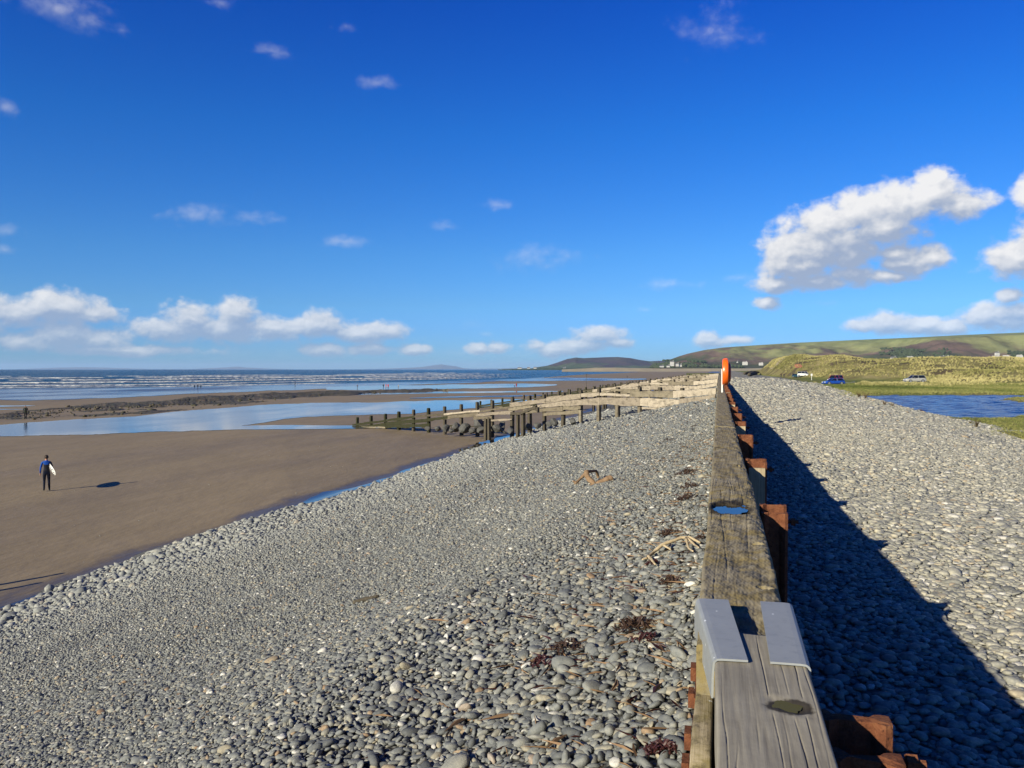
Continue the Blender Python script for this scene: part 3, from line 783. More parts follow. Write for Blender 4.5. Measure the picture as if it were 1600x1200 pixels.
hill('far_mountain', [(560,577),(600,576.2),(640,574.6),(660,573.2),(676,571.0),(690,569.2),(700,571.0),(712,572.2),(724,575.4),(740,576.2),(780,575.8),(815,574.6),(830,576),(850,577)], 40000, 3000, 2000, MMOUNT, 71, np.arange(558, 852, 3.0), -2.0, 0.1, 12)
hill('far_mountain', [(20,577),(60,575.6),(90,574.4),(130,573.6),(160,574.2),(200,575.6),(240,576.6),(300,576.6),(350,574.2),(372,572.6),(384,574.2),(420,576),(460,577)], 42000, 3000, 1000, MMOUNT, 73, np.arange(18, 462, 3.0), -2.0, 0.1, 12)
hill('sand_spit', [(880,577.2),(915,575.6),(930,574.6),(960,574.4),(1000,575.2),(1040,576.0),(1100,575.6),(1150,575.8),(1200,575.2),(1300,574)], 2300, 120, 200, MPALE, 75, np.arange(878, 1300, 2.0), 0.5, 0.1, 10)
hill('low_coast', [(780,577.2),(800,576.4),(820,575.6),(840,575.4),(880,574.6),(940,575.4),(1040,575)], 7000, 500, 500, MHEAD, 77, np.arange(778, 1040, 2.0), 0.0, 0.1, 10)

# ------------------------------------------------------------------ air
hz = MB().box((0, 0, 160 - 3.0), (92000, 92000, 330))
mh, nth, bh = material('haze_air')
nth.nodes.remove(bh)
pv = nd(nth, 'ShaderNodeVolumePrincipled', {'Color': (0.45, 0.66, 1.0, 1), 'Density': 2.3e-5, 'Anisotropy': 0.0})
nth.links.new(pv.outputs[0], nth.nodes['Material Output'].inputs['Volume'])
HAZE = hz.obj('haze', mh, kind='stuff')

# ------------------------------------------------------------------ pebbles
def pebble_mesh(name, seed, mat, ax=(1, 0.74, 0.42), lump=0.10, sub=2):
    bm = bmesh.new(); bmesh.ops.create_icosphere(bm, subdivisions=sub, radius=1.0)
    r = np.random.default_rng(seed)
    ks = r.normal(0, 1, (5, 3)); ph = r.uniform(0, 6.28, 5)
    axr = np.array(ax) * r.uniform(0.85, 1.15, 3)
    e = r.uniform(0.78, 1.0)
    cuts = r.normal(0, 1, (5, 3)); cuts /= np.linalg.norm(cuts, axis=1)[:, None]; cd = r.uniform(0.62, 0.95, 5)
    for v in bm.verts:
        p = np.array(v.co)
        for a_, d_ in zip(cuts, cd):
            t_ = p @ a_
            if t_ > d_: p = p - a_ * (t_ - d_) * 0.8
        f = 1 + lump * float(np.mean(np.sin(ks @ p * 1.5 + ph)) * 2)
        q = np.sign(p) * np.abs(p) ** e
        v.co = Vector(q / max(np.linalg.norm(q) ** 0.3, 1e-6) * f * axr)
    me = bpy.data.meshes.new(name); bm.to_mesh(me); bm.free()
    me.polygons.foreach_set('use_smooth', [True] * len(me.polygons))
    me.materials.append(mat)
    return me
SHL = [pebble_mesh('pebble', 100 + i, MPL, (1, random.uniform(0.55, 0.9), random.uniform(0.26, 0.55))) for i in range(14)]
SHR = [pebble_mesh('pebble', 200 + i, MPR, (1, random.uniform(0.6, 0.85), random.uniform(0.28, 0.42)), 0.08) for i in range(10)]
LOWL = [pebble_mesh('pebble', 300 + i, MPL, (1, random.uniform(0.62, 0.9), random.uniform(0.4, 0.6)), 0.12, 1) for i in range(8)]
LOWR = [pebble_mesh('pebble', 400 + i, MPR, (1, random.uniform(0.6, 0.85), random.uniform(0.32, 0.45)), 0.10, 1) for i in range(8)]

def proto_collection(name, meshes):
    c = bpy.data.collections.new(name)
    for i, m in enumerate(meshes):
        o = bpy.data.objects.new('%s_%02d' % (m.name.split('.')[0], i), m); c.objects.link(o)
    return c

def scatter(name, P, E, S, protos, mat, parent=None, **kw):
    """one stuff object: a point cloud with a geometry-node instance on every point"""
    n = len(P)
    me = bpy.data.meshes.new(name)
    me.vertices.add(n); me.vertices.foreach_set('co', np.asarray(P, np.float32).ravel())
    for nm, a in (('rot', E), ('scl', S)):
        t = me.attributes.new(nm, 'FLOAT_VECTOR', 'POINT'); t.data.foreach_set('vector', np.asarray(a, np.float32).ravel())
    t = me.attributes.new('pick', 'INT', 'POINT'); t.data.foreach_set('value', rng.integers(0, len(protos), n).astype(np.int32))
    me.materials.append(mat)
    o = bpy.data.objects.new(name, me); link(o, parent); props(o, **kw)
    g = bpy.data.node_groups.new(name, 'GeometryNodeTree')
    g.interface.new_socket('Geometry', in_out='INPUT', socket_type='NodeSocketGeometry')
    g.interface.new_socket('Geometry', in_out='OUTPUT', socket_type='NodeSocketGeometry')
    gi = g.nodes.new('NodeGroupInput'); go = g.nodes.new('NodeGroupOutput')
    ci = g.nodes.new('GeometryNodeCollectionInfo'); ci.inputs['Collection'].default_value = proto_collection(name + '_kinds', protos)
    ci.inputs['Separate Children'].default_value = True; ci.inputs['Reset Children'].default_value = True
    ip = g.nodes.new('GeometryNodeInstanceOnPoints'); ip.inputs['Pick Instance'].default_value = True
    def att(nm, typ):
        a = g.nodes.new('GeometryNodeInputNamedAttribute'); a.data_type = typ; a.inputs[0].default_value = nm; return a.outputs[0]
    L = g.links.new
    L(gi.outputs[0], ip.inputs['Points']); L(ci.outputs[0], ip.inputs['Instance'])
    L(att('pick', 'INT'), ip.inputs['Instance Index']); L(att('rot', 'FLOAT_VECTOR'), ip.inputs['Rotation']); L(att('scl', 'FLOAT_VECTOR'), ip.inputs['Scale'])
    L(ip.outputs[0], go.inputs[0])
    md = o.modifiers.new('scatter', 'NODES'); md.node_group = g
    return o

def eul(N, spin, tx, ty):
    """euler angles: spin about z, small tilts, laid on a slope of angle N about y"""
    n = len(spin)
    cs, sn_ = np.cos(spin), np.sin(spin)
    Rz = np.zeros((n, 3, 3)); Rz[:, 0, 0] = cs; Rz[:, 0, 1] = -sn_; Rz[:, 1, 0] = sn_; Rz[:, 1, 1] = cs; Rz[:, 2, 2] = 1
    def rx(a):
        R = np.zeros((n, 3, 3)); R[:, 0, 0] = 1; R[:, 1, 1] = np.cos(a); R[:, 1, 2] = -np.sin(a); R[:, 2, 1] = np.sin(a); R[:, 2, 2] = np.cos(a); return R
    def ry(a):
        R = np.zeros((n, 3, 3)); R[:, 1, 1] = 1; R[:, 0, 0] = np.cos(a); R[:, 0, 2] = np.sin(a); R[:, 2, 0] = -np.sin(a); R[:, 2, 2] = np.cos(a); return R
    M = ry(np.broadcast_to(N, (n,))) @ rx(tx) @ ry(ty) @ Rz
    return np.stack([np.arctan2(M[:, 2, 1], M[:, 2, 2]), np.arcsin(np.clip(-M[:, 2, 0], -1, 1)), np.arctan2(M[:, 1, 0], M[:, 0, 0])], 1)

nz_a, nz_b = SN(81, 4, 0.6), SN(82, 4, 0.6)
def want_L(X, Y):
    w = -X; D = depth(X, Y)
    lim = 2.9 - 0.12 * np.clip(Y - 3, 0, 14) + 0.45 * nz_a(X * 0.3, Y * 0.5)
    near = 0.052 - 0.005 * np.clip(w, 0, 2.5)
    fine = 0.027
    toe = 0.027 + 0.125 * sm(9.0, 16.3, w + 0.8 * nz_b(X * 0.3, Y * 0.4))
    d = np.where(w < lim - 0.6, near, np.where(w < lim + 0.5, near + (fine - near) * (w - lim + 0.6) / 1.1, np.maximum(fine, toe)))
    return np.maximum(d, 0.0025 * D)
def want_R(X, Y):
    return np.maximum(0.082 + 0.012 * nz_a(X * 0.3 + 20, Y * 0.3) - 0.02 * sm(3, 9, X), 0.0031 * depth(X, Y))

def lay(x0, x1, y0, y1, want, ymargin, seed, dens):
    r = np.random.default_rng(seed)
    cls = 0.026 * 1.22 ** np.arange(0, 16)
    out = []
    for i, d in enumerate(cls):
        hi = cls[i + 1] if i + 1 < len(cls) else 1e9
        g = d * dens
        ymax = min(y1, (hi / 0.0025 + 8) if True else y1)
        for yb in np.arange(y0, ymax, 12.0):       # in bands, to keep the arrays small
            nx, ny = int((x1 - x0) / g) + 1, int(min(12.0, ymax - yb) / (g * 0.87)) + 1
            ix, iy = np.meshgrid(np.arange(nx), np.arange(ny))
            X = x0 + (ix + 0.5 * (iy % 2)) * g + r.normal(0, 0.24 * g, ix.shape); Y = yb + iy * g * 0.87 + r.normal(0, 0.24 * g, ix.shape)
            X, Y = X.ravel(), Y.ravel()
            k = (X > x0) & (X < x1) & (Y < y1)
            X, Y = X[k], Y[k]
            D = depth(X, Y); px = pxof(X, Y)
            k = (D > 1.6) & (px > -90 - 2800 / np.clip(D, 1, 99)) & (px < 1690 + 3400 / np.clip(D, 1, 99))
            X, Y = X[k], Y[k]
            wv = want(X, Y) * np.exp(r.normal(0, 0.10, X.shape))
            k = (wv >= d) & (wv < hi) if i > 0 else (wv < hi)
            if k.any(): out.append(np.stack([X[k], Y[k], np.full(k.sum(), d)], 1))
    return np.concatenate(out)

def make_pebbles(A, zf, slope, tilt, seed, sig=0.30, sink=0.10):
    r = np.random.default_rng(seed); n = len(A)
    X, Y, d = A[:, 0], A[:, 1], A[:, 2]
    s = d * 0.62 * np.exp(r.normal(0, sig, n))
    big = (r.random(n) < 0.012) & (depth(X, Y) < 16) & (X < 0)
    s = np.where(big, s * r.uniform(1.3, 1.8, n), s)
    P = np.stack([X, Y, zf(X, Y) + s * 0.30 + r.normal(0, sink, n) * d], 1)
    E = eul(slope, r.uniform(0, 6.283, n), r.normal(0, tilt, n), r.normal(0, tilt, n))
    S = np.stack([s, s * r.uniform(0.8, 1.1, n), s * r.uniform(0.8, 1.25, n)], 1)
    return P, E, S
AL = lay(-17.0, -0.12, 0.5, 84, want_L, 0, 5, 0.86)
AR = lay(0.26, 26, 0.5, 190, want_R, 0, 6, 0.84)
AR = AR[AR[:, 0] < WR(AR[:, 1]) + 0.6]
PL, EL, SL = make_pebbles(AL, zL, -math.atan(0.235), 0.30, 7)
PR, ER, SR = make_pebbles(AR, zR, 0.0, 0.13, 8, 0.26, 0.05)
# sparse stones lying out on the wet sand beyond the toe
def screen(P, S):
    D = depth(P[:, 0], P[:, 1]); px = pxof(P[:, 0], P[:, 1]); py = HORIZ + (CAMZ - P[:, 2]) / D * F
    ok = (px > 0) & (px < 1600) & (py < 1200) & (D > 1)
    return np.where(ok, S[:, 0] / D, 0), px, py
def take(P, E, S, n, parent, protos, hide):
    sz, px, py = screen(P, S)
    sz = np.where(hide(px, py), 0, sz)
    idx = np.argsort(-sz)[:n]
    for i in idx:
        o = bpy.data.objects.new('pebble', protos[int(rng.integers(0, len(protos)))])
        o.location = P[i]; o.rotation_euler = E[i]; o.scale = S[i]
        link(o, parent)
    k = np.ones(len(P), bool); k[idx] = False
    return P[k], E[k], S[k]
PL, EL, SL = take(PL, EL, SL, 165, beach, SHL, lambda x, y: (x > 1085))
PR, ER, SR = take(PR, ER, SR, 130, ridge, SHR, lambda x, y: (x < 1330) & (y > 900) | (x < 1230))
print('pebbles', len(PL), len(PR))
nearL = depth(PL[:, 0], PL[:, 1]) < 9; nearR = depth(PR[:, 0], PR[:, 1]) < 14
scatter('pebbles', PL[nearL], EL[nearL], SL[nearL], SHL, MPL, beach, kind='stuff')
scatter('pebbles', PL[~nearL], EL[~nearL], SL[~nearL], LOWL, MPL, beach, kind='stuff')
scatter('pebbles', PR[nearR], ER[nearR], SR[nearR], SHR, MPR, ridge, kind='stuff')
scatter('pebbles', PR[~nearR], ER[~nearR], SR[~nearR], LOWR, MPR, ridge, kind='stuff')
# a few stones washed out into the stream at the foot of the bank
r = np.random.default_rng(12); n = 500
Yt = 8 + 66 * r.random(n) ** 1.3; Xt = -(15.9 + np.abs(r.normal(0, 0.45, n)))
Pt = np.stack([Xt, Yt, np.maximum(zS(Xt, Yt), zL(Xt, Yt)) + 0.015], 1)
st = 0.05 * np.exp(r.normal(0, 0.45, n)) * (1 + Yt / 60)
scatter('toe_stones', Pt, eul(0.0, r.uniform(0, 6.28, n), r.normal(0, 0.2, n), r.normal(0, 0.2, n)), np.stack([st, st, st], 1), LOWL, MPL, beach, kind='stuff')

r = np.random.default_rng(14); n = 900
pq = r.uniform(-60, 690, n); vv = r.random(n)
pyy = tab(BU, pq) + (tab(BL, pq) - tab(BU, pq)) * np.where(r.random(n) < .6, .15 + .35 * vv, vv)
Pb = []
for a_, b_ in zip(pq, pyy):
    q_ = on(float(a_), float(b_), 0.75); Pb.append((q_.x, q_.y, float(zS(np.array([q_.x]), np.array([q_.y]))[0]) + .10))
sb = 0.085 * np.exp(r.normal(0, .5, n)) * (1 + .6 * (pq > 90))
scatter('bank_rocks', np.array(Pb), np.stack([r.normal(0, .3, n), r.normal(0, .3, n), r.uniform(0, 6.3, n)], 1), np.stack([sb * 1.5, sb * 1.3, sb], 1), [pebble_mesh('bank_rock', 800 + i, MBANK, (1, .8, .6), .2, 1) for i in range(5)], MBANK, kind='stuff')
# ------------------------------------------------------------------ sea wall
TOPN, TOPO = 6.18, 6.14
def beam_mesh(name, x0, x1, y0, y1, z0, z1, mat, nx, ny, disp=None, r=0.012, parent=None, seed=1, **kw):
    """a timber lying along Y: rounded profile swept in ny steps, its top grid shaped by disp(x, y)"""
    prof = [(x0, z0), (x0, (z0 + z1) / 2), (x0, z1 - r)]
    prof += [(x0 + r - r * math.cos(t), z1 - r + r * math.sin(t)) for t in (0.5, 1.0)]
    prof += [(x, z1) for x in np.linspace(x0 + r, x1 - r, nx)]
    prof += [(x1 - r + r * math.sin(t), z1 - r + r * math.cos(t)) for t in (0.57, 1.07)]
    prof += [(x1, z1 - r), (x1, (z0 + z1) / 2), (x1, z0)]
    prof = np.array(prof); npf = len(prof)
    ysv = np.linspace(y0, y1, ny)
    X = np.repeat(prof[None, :, 0], ny, 0); Z = np.repeat(prof[None, :, 1], ny, 0); Yv = np.repeat(ysv[:, None], npf, 1)
    ns = SN(seed, 4, 0.6)
    wx = 0.004 * ns(Yv * 2.0, X * 3); X = X + wx
    topm = np.clip((prof[:, 1] - (z1 - 2 * r)) / (2 * r), 0, 1)[None]
    if disp is not None: Z = Z + disp(X, Yv) * topm
    o = grid_obj(name, X, Yv, Z, mat, flip=False, smooth=True, parent=parent, **kw)
    me = o.data
    bm = bmesh.new(); bm.from_mesh(me); bm.verts.ensure_lookup_table()
    bm.faces.new([bm.verts[i] for i in range(npf)]); bm.faces.new([bm.verts[(ny - 1) * npf + i] for i in range(npf - 1, -1, -1)])
    bmesh.ops.recalc_face_normals(bm, faces=bm.faces)
    bm.to_mesh(me); bm.free()
    return o

wall = empty('sea_wall', (0, 0, 0), label='long timber sea wall with weathered cap beams and rusty steel posts along the shingle', cat='sea wall')
rc = np.random.default_rng(9)
cr_x = [0.012, 0.045, 0.085, 0.118, 0.146, 0.172, 0.196, 0.222]
def disp_new(X, Y):
    z = 0.0012 * SN(91)(X * 40, Y * 3)
    for i, c in enumerate(cr_x):
        nsx = SN(500 + i, 5, 0.6)
        a, b = (-1.2, rc.uniform(1.7, 2.55)) if i % 3 else (rc.uniform(1.2, 1.5), 2.62)
        cx = c + 0.007 * nsx(Y * 2.2, 0 * Y)
        dep = 0.005 * sm(a - 0.1, a + 0.25, Y) * sm(b + 0.1, b - 0.3, Y) * (0.55 + 0.45 * SN(520 + i)(Y * 5, 0 * Y))
        z = z - np.clip(dep, 0, 1) * np.exp(-((X - cx) / 0.0014) ** 2) * (1 - sm(1.6, 1.2, np.hypot((X - 0.165) / 0.046, (Y - 2.09) / 0.055)))
    e = np.hypot((X - 0.165 + 0.25 * (Y - 2.09)) / 0.034, (Y - 2.09) / 0.042) + 0.30 * SN(93, 3, 0.5)(X * 45, Y * 45)
    z = z - 0.008 * sm(1.6, 0.5, e)
    return z
beam_mesh('cap_beam', -0.008, 0.238, -1.4, 2.63, 5.98, TOPN, MNEW, 150, 420, disp_new, 0.008, wall, 90, label='smooth grey near cap beam split by long cracks')
def disp_old(X, Y):
    z = 0.005 * SN(94, 5, 0.65)(X * 14, Y * 4) + 0.003 * SN(95, 4, 0.7)(X * 50, Y * 14)
    z = z - 0.02 * sm(0.205, 0.245, X + 0.018 * SN(96, 5, 0.65)(X * 5, Y * 6)) - 0.008 * sm(-0.045, -0.07, X + 0.012 * SN(97, 4)(X * 5, Y * 7))
    e = np.hypot((X - 0.065) / 0.105, (Y - 5.25 + 0.4 * (X - 0.065)) / 0.20) + 0.16 * SN(98, 4, 0.6)(X * 18, Y * 12)
    z = z - 0.034 * sm(1.15, 0.75, e)
    for hx, hy, hr in ((0.185, 4.2, 0.020), (0.178, 3.35, 0.022), (0.19, 5.75, 0.014), (0.18, 6.2, 0.012), (0.17, 7.6, 0.014), (0.15, 9.2, 0.02)):
        e = np.hypot((X - hx) / (hr * 1.5), (Y - hy) / hr); z = z - 0.05 * sm(1.05, 0.85, e)
    for i in range(9):
        nsx = SN(600 + i, 4); cx = -0.03 + 0.03 * i + 0.012 * nsx(Y * 1.1, 0 * Y)
        z = z - 0.004 * sm(0.3, 0.9, SN(640 + i)(Y * 0.9, 0 * Y)) * np.exp(-((X - cx) / 0.003) ** 2)
    return z
segs = [(2.632, 6.72, -0.066, 0.238, TOPO, 90, 640), (6.728, 12.6, -0.062, 0.235, TOPO - 0.006, 60, 260), (12.61, 18.8, -0.066, 0.238, TOPO + 0.004, 40, 160),
        (18.81, 25.0, -0.066, 0.24, TOPO - 0.004, 24, 90), (25.01, 31.5, -0.066, 0.238, TOPO, 20, 70)]
y = 31.52
while y < 150:
    segs.append((y, min(y + 7, 150), -0.07, 0.236, TOPO - 0.10, 8, 24)); y += 7.02
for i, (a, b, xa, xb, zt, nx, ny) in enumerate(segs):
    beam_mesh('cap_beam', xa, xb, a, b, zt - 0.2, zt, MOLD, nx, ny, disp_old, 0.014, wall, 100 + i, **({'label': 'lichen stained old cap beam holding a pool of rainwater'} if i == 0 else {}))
def disc(name, cx, cy, rx, ry, z, mat, seed, parent=None, **kw):
    ns = SN(seed, 4, 0.6); n = 40
    vs = [(cx, cy, z)] + [(cx + rx * math.cos(2*math.pi*k/n) * (1 + 0.15 * float(ns(math.cos(2*math.pi*k/n) * 3, math.sin(2*math.pi*k/n) * 3))), cy + ry * math.sin(2*math.pi*k/n) * (1 + 0.15 * float(ns(math.cos(2*math.pi*k/n) * 3, math.sin(2*math.pi*k/n) * 3))), z) for k in range(n)]
    return mesh_obj(name, vs, [(0, 1 + k, 1 + (k + 1) % n) for k in range(n)], mat, parent, **kw)
disc('rain_puddle', 0.065, 5.25, 0.108, 0.205, TOPO - 0.012, MPUD, 7, label='blue rain puddle in a hollow of the old cap beam', cat='puddle')
disc('rain_puddle', 0.166, 2.09, 0.040, 0.046, TOPN - 0.0042, MMOSSP, 8, label='small mossy puddle in a hollow of the smooth near cap beam', cat='puddle')

# facing timbers under the cap (left side a little proud, courses one above another)
yb = [-1.4, 1.55, 2.02, 5.6, 9.6, 14.0, 20.0, 28.0, 40.0, 60.0, 90.0, 150.0]
for c in range(4):
    zt = 5.975 - 0.255 * c
    for i in range(len(yb) - 1):
        x0 = -0.062 - 0.016 * c + random.uniform(-0.006, 0.006)
        dz = random.uniform(-0.01, 0.0) + (0.05 if (c == 0 and i == 1) else 0)
        zt2 = zt + dz if c or i > 2 else (6.02 if i == 1 else 6.0)
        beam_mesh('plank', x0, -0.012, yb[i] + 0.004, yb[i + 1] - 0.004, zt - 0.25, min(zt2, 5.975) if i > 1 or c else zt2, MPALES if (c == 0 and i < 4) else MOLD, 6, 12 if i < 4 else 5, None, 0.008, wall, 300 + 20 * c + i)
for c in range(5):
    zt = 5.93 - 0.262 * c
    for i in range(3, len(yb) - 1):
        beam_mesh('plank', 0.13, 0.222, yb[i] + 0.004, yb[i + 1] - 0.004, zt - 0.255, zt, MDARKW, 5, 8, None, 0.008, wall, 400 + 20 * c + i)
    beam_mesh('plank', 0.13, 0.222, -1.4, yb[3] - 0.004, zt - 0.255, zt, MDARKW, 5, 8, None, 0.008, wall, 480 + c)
# rusty waling strip and bolt blocks down the left face
for i, yy in enumerate((1.75, 2.05, 2.37, 2.56, 2.88, 3.13)):
    MB().box((-0.0735, yy + 0.03, 5.87 - 0.01 * (i % 2)), (0.008, 0.21, 0.045)).obj('waling_strap', MRUSTD, wall)
    MB().box((-0.089, yy, 5.865), (0.020, 0.062, 0.05)).obj('bolt_block', MRUST, wall)

# galvanised joint plates wrapped over both edges of the cap
def plate(name, inner, outer, side, z, label):
    """side -1: folds down over the left edge, +1: over the right"""
    V = []; nb = 12; t = 0.006
    rows = []
    for k in range(nb + 1):
        u = k / nb
        yy = 2.96 + (2.35 - 2.96) * u
        xi = inner[0] + (inner[1] - inner[0]) * u; xo = outer[0] + (outer[1] - outer[0]) * u
        pts = [(xi, z)] + [(xi + (xo - xi) * q, z) for q in (0.33, 0.66, 0.9)]
        for a in (0.35, 0.8, 1.25):
            pts.append((xo + side * 0.016 * math.sin(a), z - 0.016 * (1 - math.cos(a))))
        pts += [(xo + side * 0.018, z - 0.05), (xo + side * 0.019, z - (0.11 if side < 0 else 0.05))]
        rows.append([(p[0], yy + 0.012 * math.sin(7 * p[0]), p[1]) for p in pts])
    n = len(rows[0]); vs = [p for r_ in rows for p in r_]
    fs = [(i * n + j, i * n + j + 1, (i + 1) * n + j + 1, (i + 1) * n + j) for i in range(nb) for j in range(n - 1)]
    if side > 0: fs = [f[::-1] for f in fs]
    o = mesh_obj(name, vs, fs, MGALV, wall, True)
    o['label'] = label
    o.data.polygons.foreach_set('use_smooth', [False] * len(o.data.polygons))
    md = o.modifiers.new('t', 'SOLIDIFY'); md.thickness = t; md.offset = 0
    return o
plate('joint_plate', (0.034, 0.081), (-0.060, 0.004), -1, TOPN + 0.008, 'galvanised joint plate skewed over the left edge of the cap')
plate('joint_plate', (0.142, 0.1405), (0.232, 0.229), 1, TOPN + 0.008, 'galvanised joint plate folded over the right edge of the cap')

# steel H piles behind the wall
def bone(x0, x1, y, z0, z1, t=0.022, b=0.058):
    """flange seen end on: thin in the middle, bulbed at both ends (plan outline in x-y extruded in z)"""
    L = x1 - x0
    half = [(0, b * 0.5), (0.018, b * 0.62), (0.034, b * 0.35), (0.045, t * 0.5), (L - 0.05, t * 0.5), (L - 0.038, b * 0.45), (L - 0.018, b * 0.65), (L, b * 0.5)]
    out = [(x0 + a, y + h) for a, h in half] + [(x0 + a, y - h) for a, h in reversed(half)]
    n = len(out); r = random.uniform
    vs = [(a, c, z0) for a, c in out] + [(a, c, z1 + r(-0.006, 0.004)) for a, c in out]
    fs = [tuple(range(n - 1, -1, -1)), tuple(range(n, 2 * n))] + [(k, (k + 1) % n, n + (k + 1) % n, n + k) for k in range(n)]
    return vs, fs
def steel_post(y, cream, zt=6.10, x0=0.262, x1=0.425, lab=None):
    zg = 4.4
    m = MB(); m.add(*bone(x0, x1, y - 0.085, zg, zt - 0.012 + random.uniform(-0.02, 0)))
    p = m.obj('steel_post', MRUST, wall)
    if lab: p['label'] = lab
    m = MB(); m.add(*bone(x0 - 0.004, x1 + 0.004, y + 0.085, zg, zt)); m.obj('flange', MRUST, p)
    MB().box(((x0 + x1) / 2 - 0.02, y, (zg + zt) / 2 - 0.04), (0.016, 0.15, zt - zg - 0.08)).obj('web', MRUSTD, p)
    MB().tube([(x1 - 0.02, y + 0.03, 6.02), (x1 + 0.055, y + 0.03, 6.02), (x1 + 0.075, y + 0.03, 6.02)], [0.012, 0.012, 0.012], 8).tube([(x1 + 0.03, y + 0.03, 6.02), (x1 + 0.055, y + 0.03, 6.02)], 0.024, 6).obj('bolt', MRUST, p)
    if cream:
        MB().box(((x0 + x1) / 2, y - 0.13, (zg + zt) / 2 - 0.03), (0.150, 0.045, zt - zg - 0.07)).obj('packing_board', MCREAM, p, label='pale sawn board on the rusty post')
ny_ = 0
y = 2.17
steel_post(y, False, 6.10, lab='rusty steel pile beside the smooth near cap beam')
y = 5.50
while y < 60:
    steel_post(y, ny_ in (1, 3, 6, 9, 10, 12), 6.11 + random.uniform(-0.02, 0.02), 0.255 + random.uniform(-0.01, 0.02), 0.43 + random.uniform(-0.01, 0.02))
    y += 2.92 + random.uniform(-0.1, 0.1); ny_ += 1

# ------------------------------------------------------------------ life ring housing on its post
LX, LY = 0.10, 31.35
lr = empty('life_ring_housing', (LX, LY, TOPO), label='round orange life ring housing on a white post on the sea wall', cat='life ring housing')
MB().box((0, 0.05, 0.42), (0.05, 0.05, 0.84 + 0.05)).obj('post', MWHITE, lr)
def lathe_x(prof, n=48):
    vs, fs = [], []
    for (x, r) in prof:
        vs += [(x, r * math.cos(2*math.pi*k/n), r * math.sin(2*math.pi*k/n)) for k in range(n)]
    for i in range(len(prof) - 1):
        for k in range(n): fs.append((i*n + k, (i+1)*n + k, (i+1)*n + (k+1) % n, i*n + (k+1) % n))
    fs += [tuple(range(n)), tuple((len(prof)-1)*n + k for k in range(n - 1, -1, -1))]
    return vs, fs
def lathe_obj(name, prof, loc, mat, parent, **kw):
    vs, fs = lathe_x(prof)
    o = mesh_obj(name, vs, [f[::-1] for f in fs], mat, parent, True, **kw); o.location = loc
    return o
lathe_obj('ring_case', [(0.0, 0.30), (0.0, 0.44), (0.012, 0.475), (0.03, 0.49), (0.19, 0.485), (0.215, 0.47), (0.225, 0.44), (0.225, 0.3)], (0.005, 0.0, 0.76), MORANGE, lr)
lathe_obj('lid', [(0.0, 0.36), (0.02, 0.36), (0.05, 0.345), (0.075, 0.30), (0.085, 0.22), (0.085, 0.1)], (0.235, 0.0, 0.74), MORANGED, lr)
MB().box((0.12, 0.0, 1.255), (0.12, 0.05, 0.025)).obj('handle', MORANGED, lr)

# ------------------------------------------------------------------ groynes: the near one in detail, then copies of it along the beach
GA = Vector((RGT * ((1118 - 800) / F * 52) + FWD * 52)); GB = Vector((RGT * ((552 - 800) / F * 84) + FWD * 84))
gdir = (GB - GA).normalized(); gperp = Vector((gdir.y, -gdir.x, 0))
if gperp.dot(FWD) > 0: gperp = -gperp                  # towards the camera
def gxy(px, front=0.0):
    """point of the groyne's plan line under a photo column"""
    A, B = GA + gperp * front, GB + gperp * front
    n = RGT - FWD * ((px - 800) / F)                    # plane through the camera and the column
    t = -n.dot(A) / n.dot(B - A)
    return A + (B - A) * t
def gz(px, py, front=0.0):
    p = gxy(px, front); return CAMZ - (py - HORIZ) / F * p.dot(FWD)
groyne = empty('timber_groyne', gxy(980).to_tuple()[:2] + (2.0,), label='near groyne of pale planks ending in weedy posts beside dark boulders', cat='groyne', group='timber groynes along the beach')
G0 = Vector(groyne.location)
def gpost(px, yt, yb, mat, w=0.26, front=0.0, lab=None):
    p = gxy(px, front); z1, z0 = gz(px, yt, front), gz(px, yb, front) - 0.6
    ang = math.atan2(gdir.y, gdir.x)
    R = Matrix.Rotation(ang, 3, 'Z') @ Matrix.Rotation(random.uniform(-0.02, 0.02), 3, 'X')
    m = MB(); h = z1 - z0; tw = w * random.uniform(0.88, 1.05)
    vs = []
    for zz, s_ in ((0, 1.05), (h * 0.45, 0.98), (h * 0.9, 0.95), (h - 0.03, 0.88), (h, 0.66)):
        for a, c in ((-1, -1), (-.3, -1.08), (1, -1), (1.08, .2), (1, 1), (-.2, 1.05), (-1, 1), (-1.04, 0)):
            vs.append(R @ Vector((a * tw / 2 * s_ + random.uniform(-.008, .008), c * tw / 2 * s_ + random.uniform(-.008, .008), zz)) + Vector((p.x, p.y, z0)) - G0)
    fs = [(i*8 + k, i*8 + (k+1) % 8, (i+1)*8 + (k+1) % 8, (i+1)*8 + k) for i in range(4) for k in range(8)] + [tuple(range(7, -1, -1)), tuple(range(32, 40))]
    m.add(vs, fs); o = m.obj('post', mat, groyne)
    if lab: o['label'] = lab
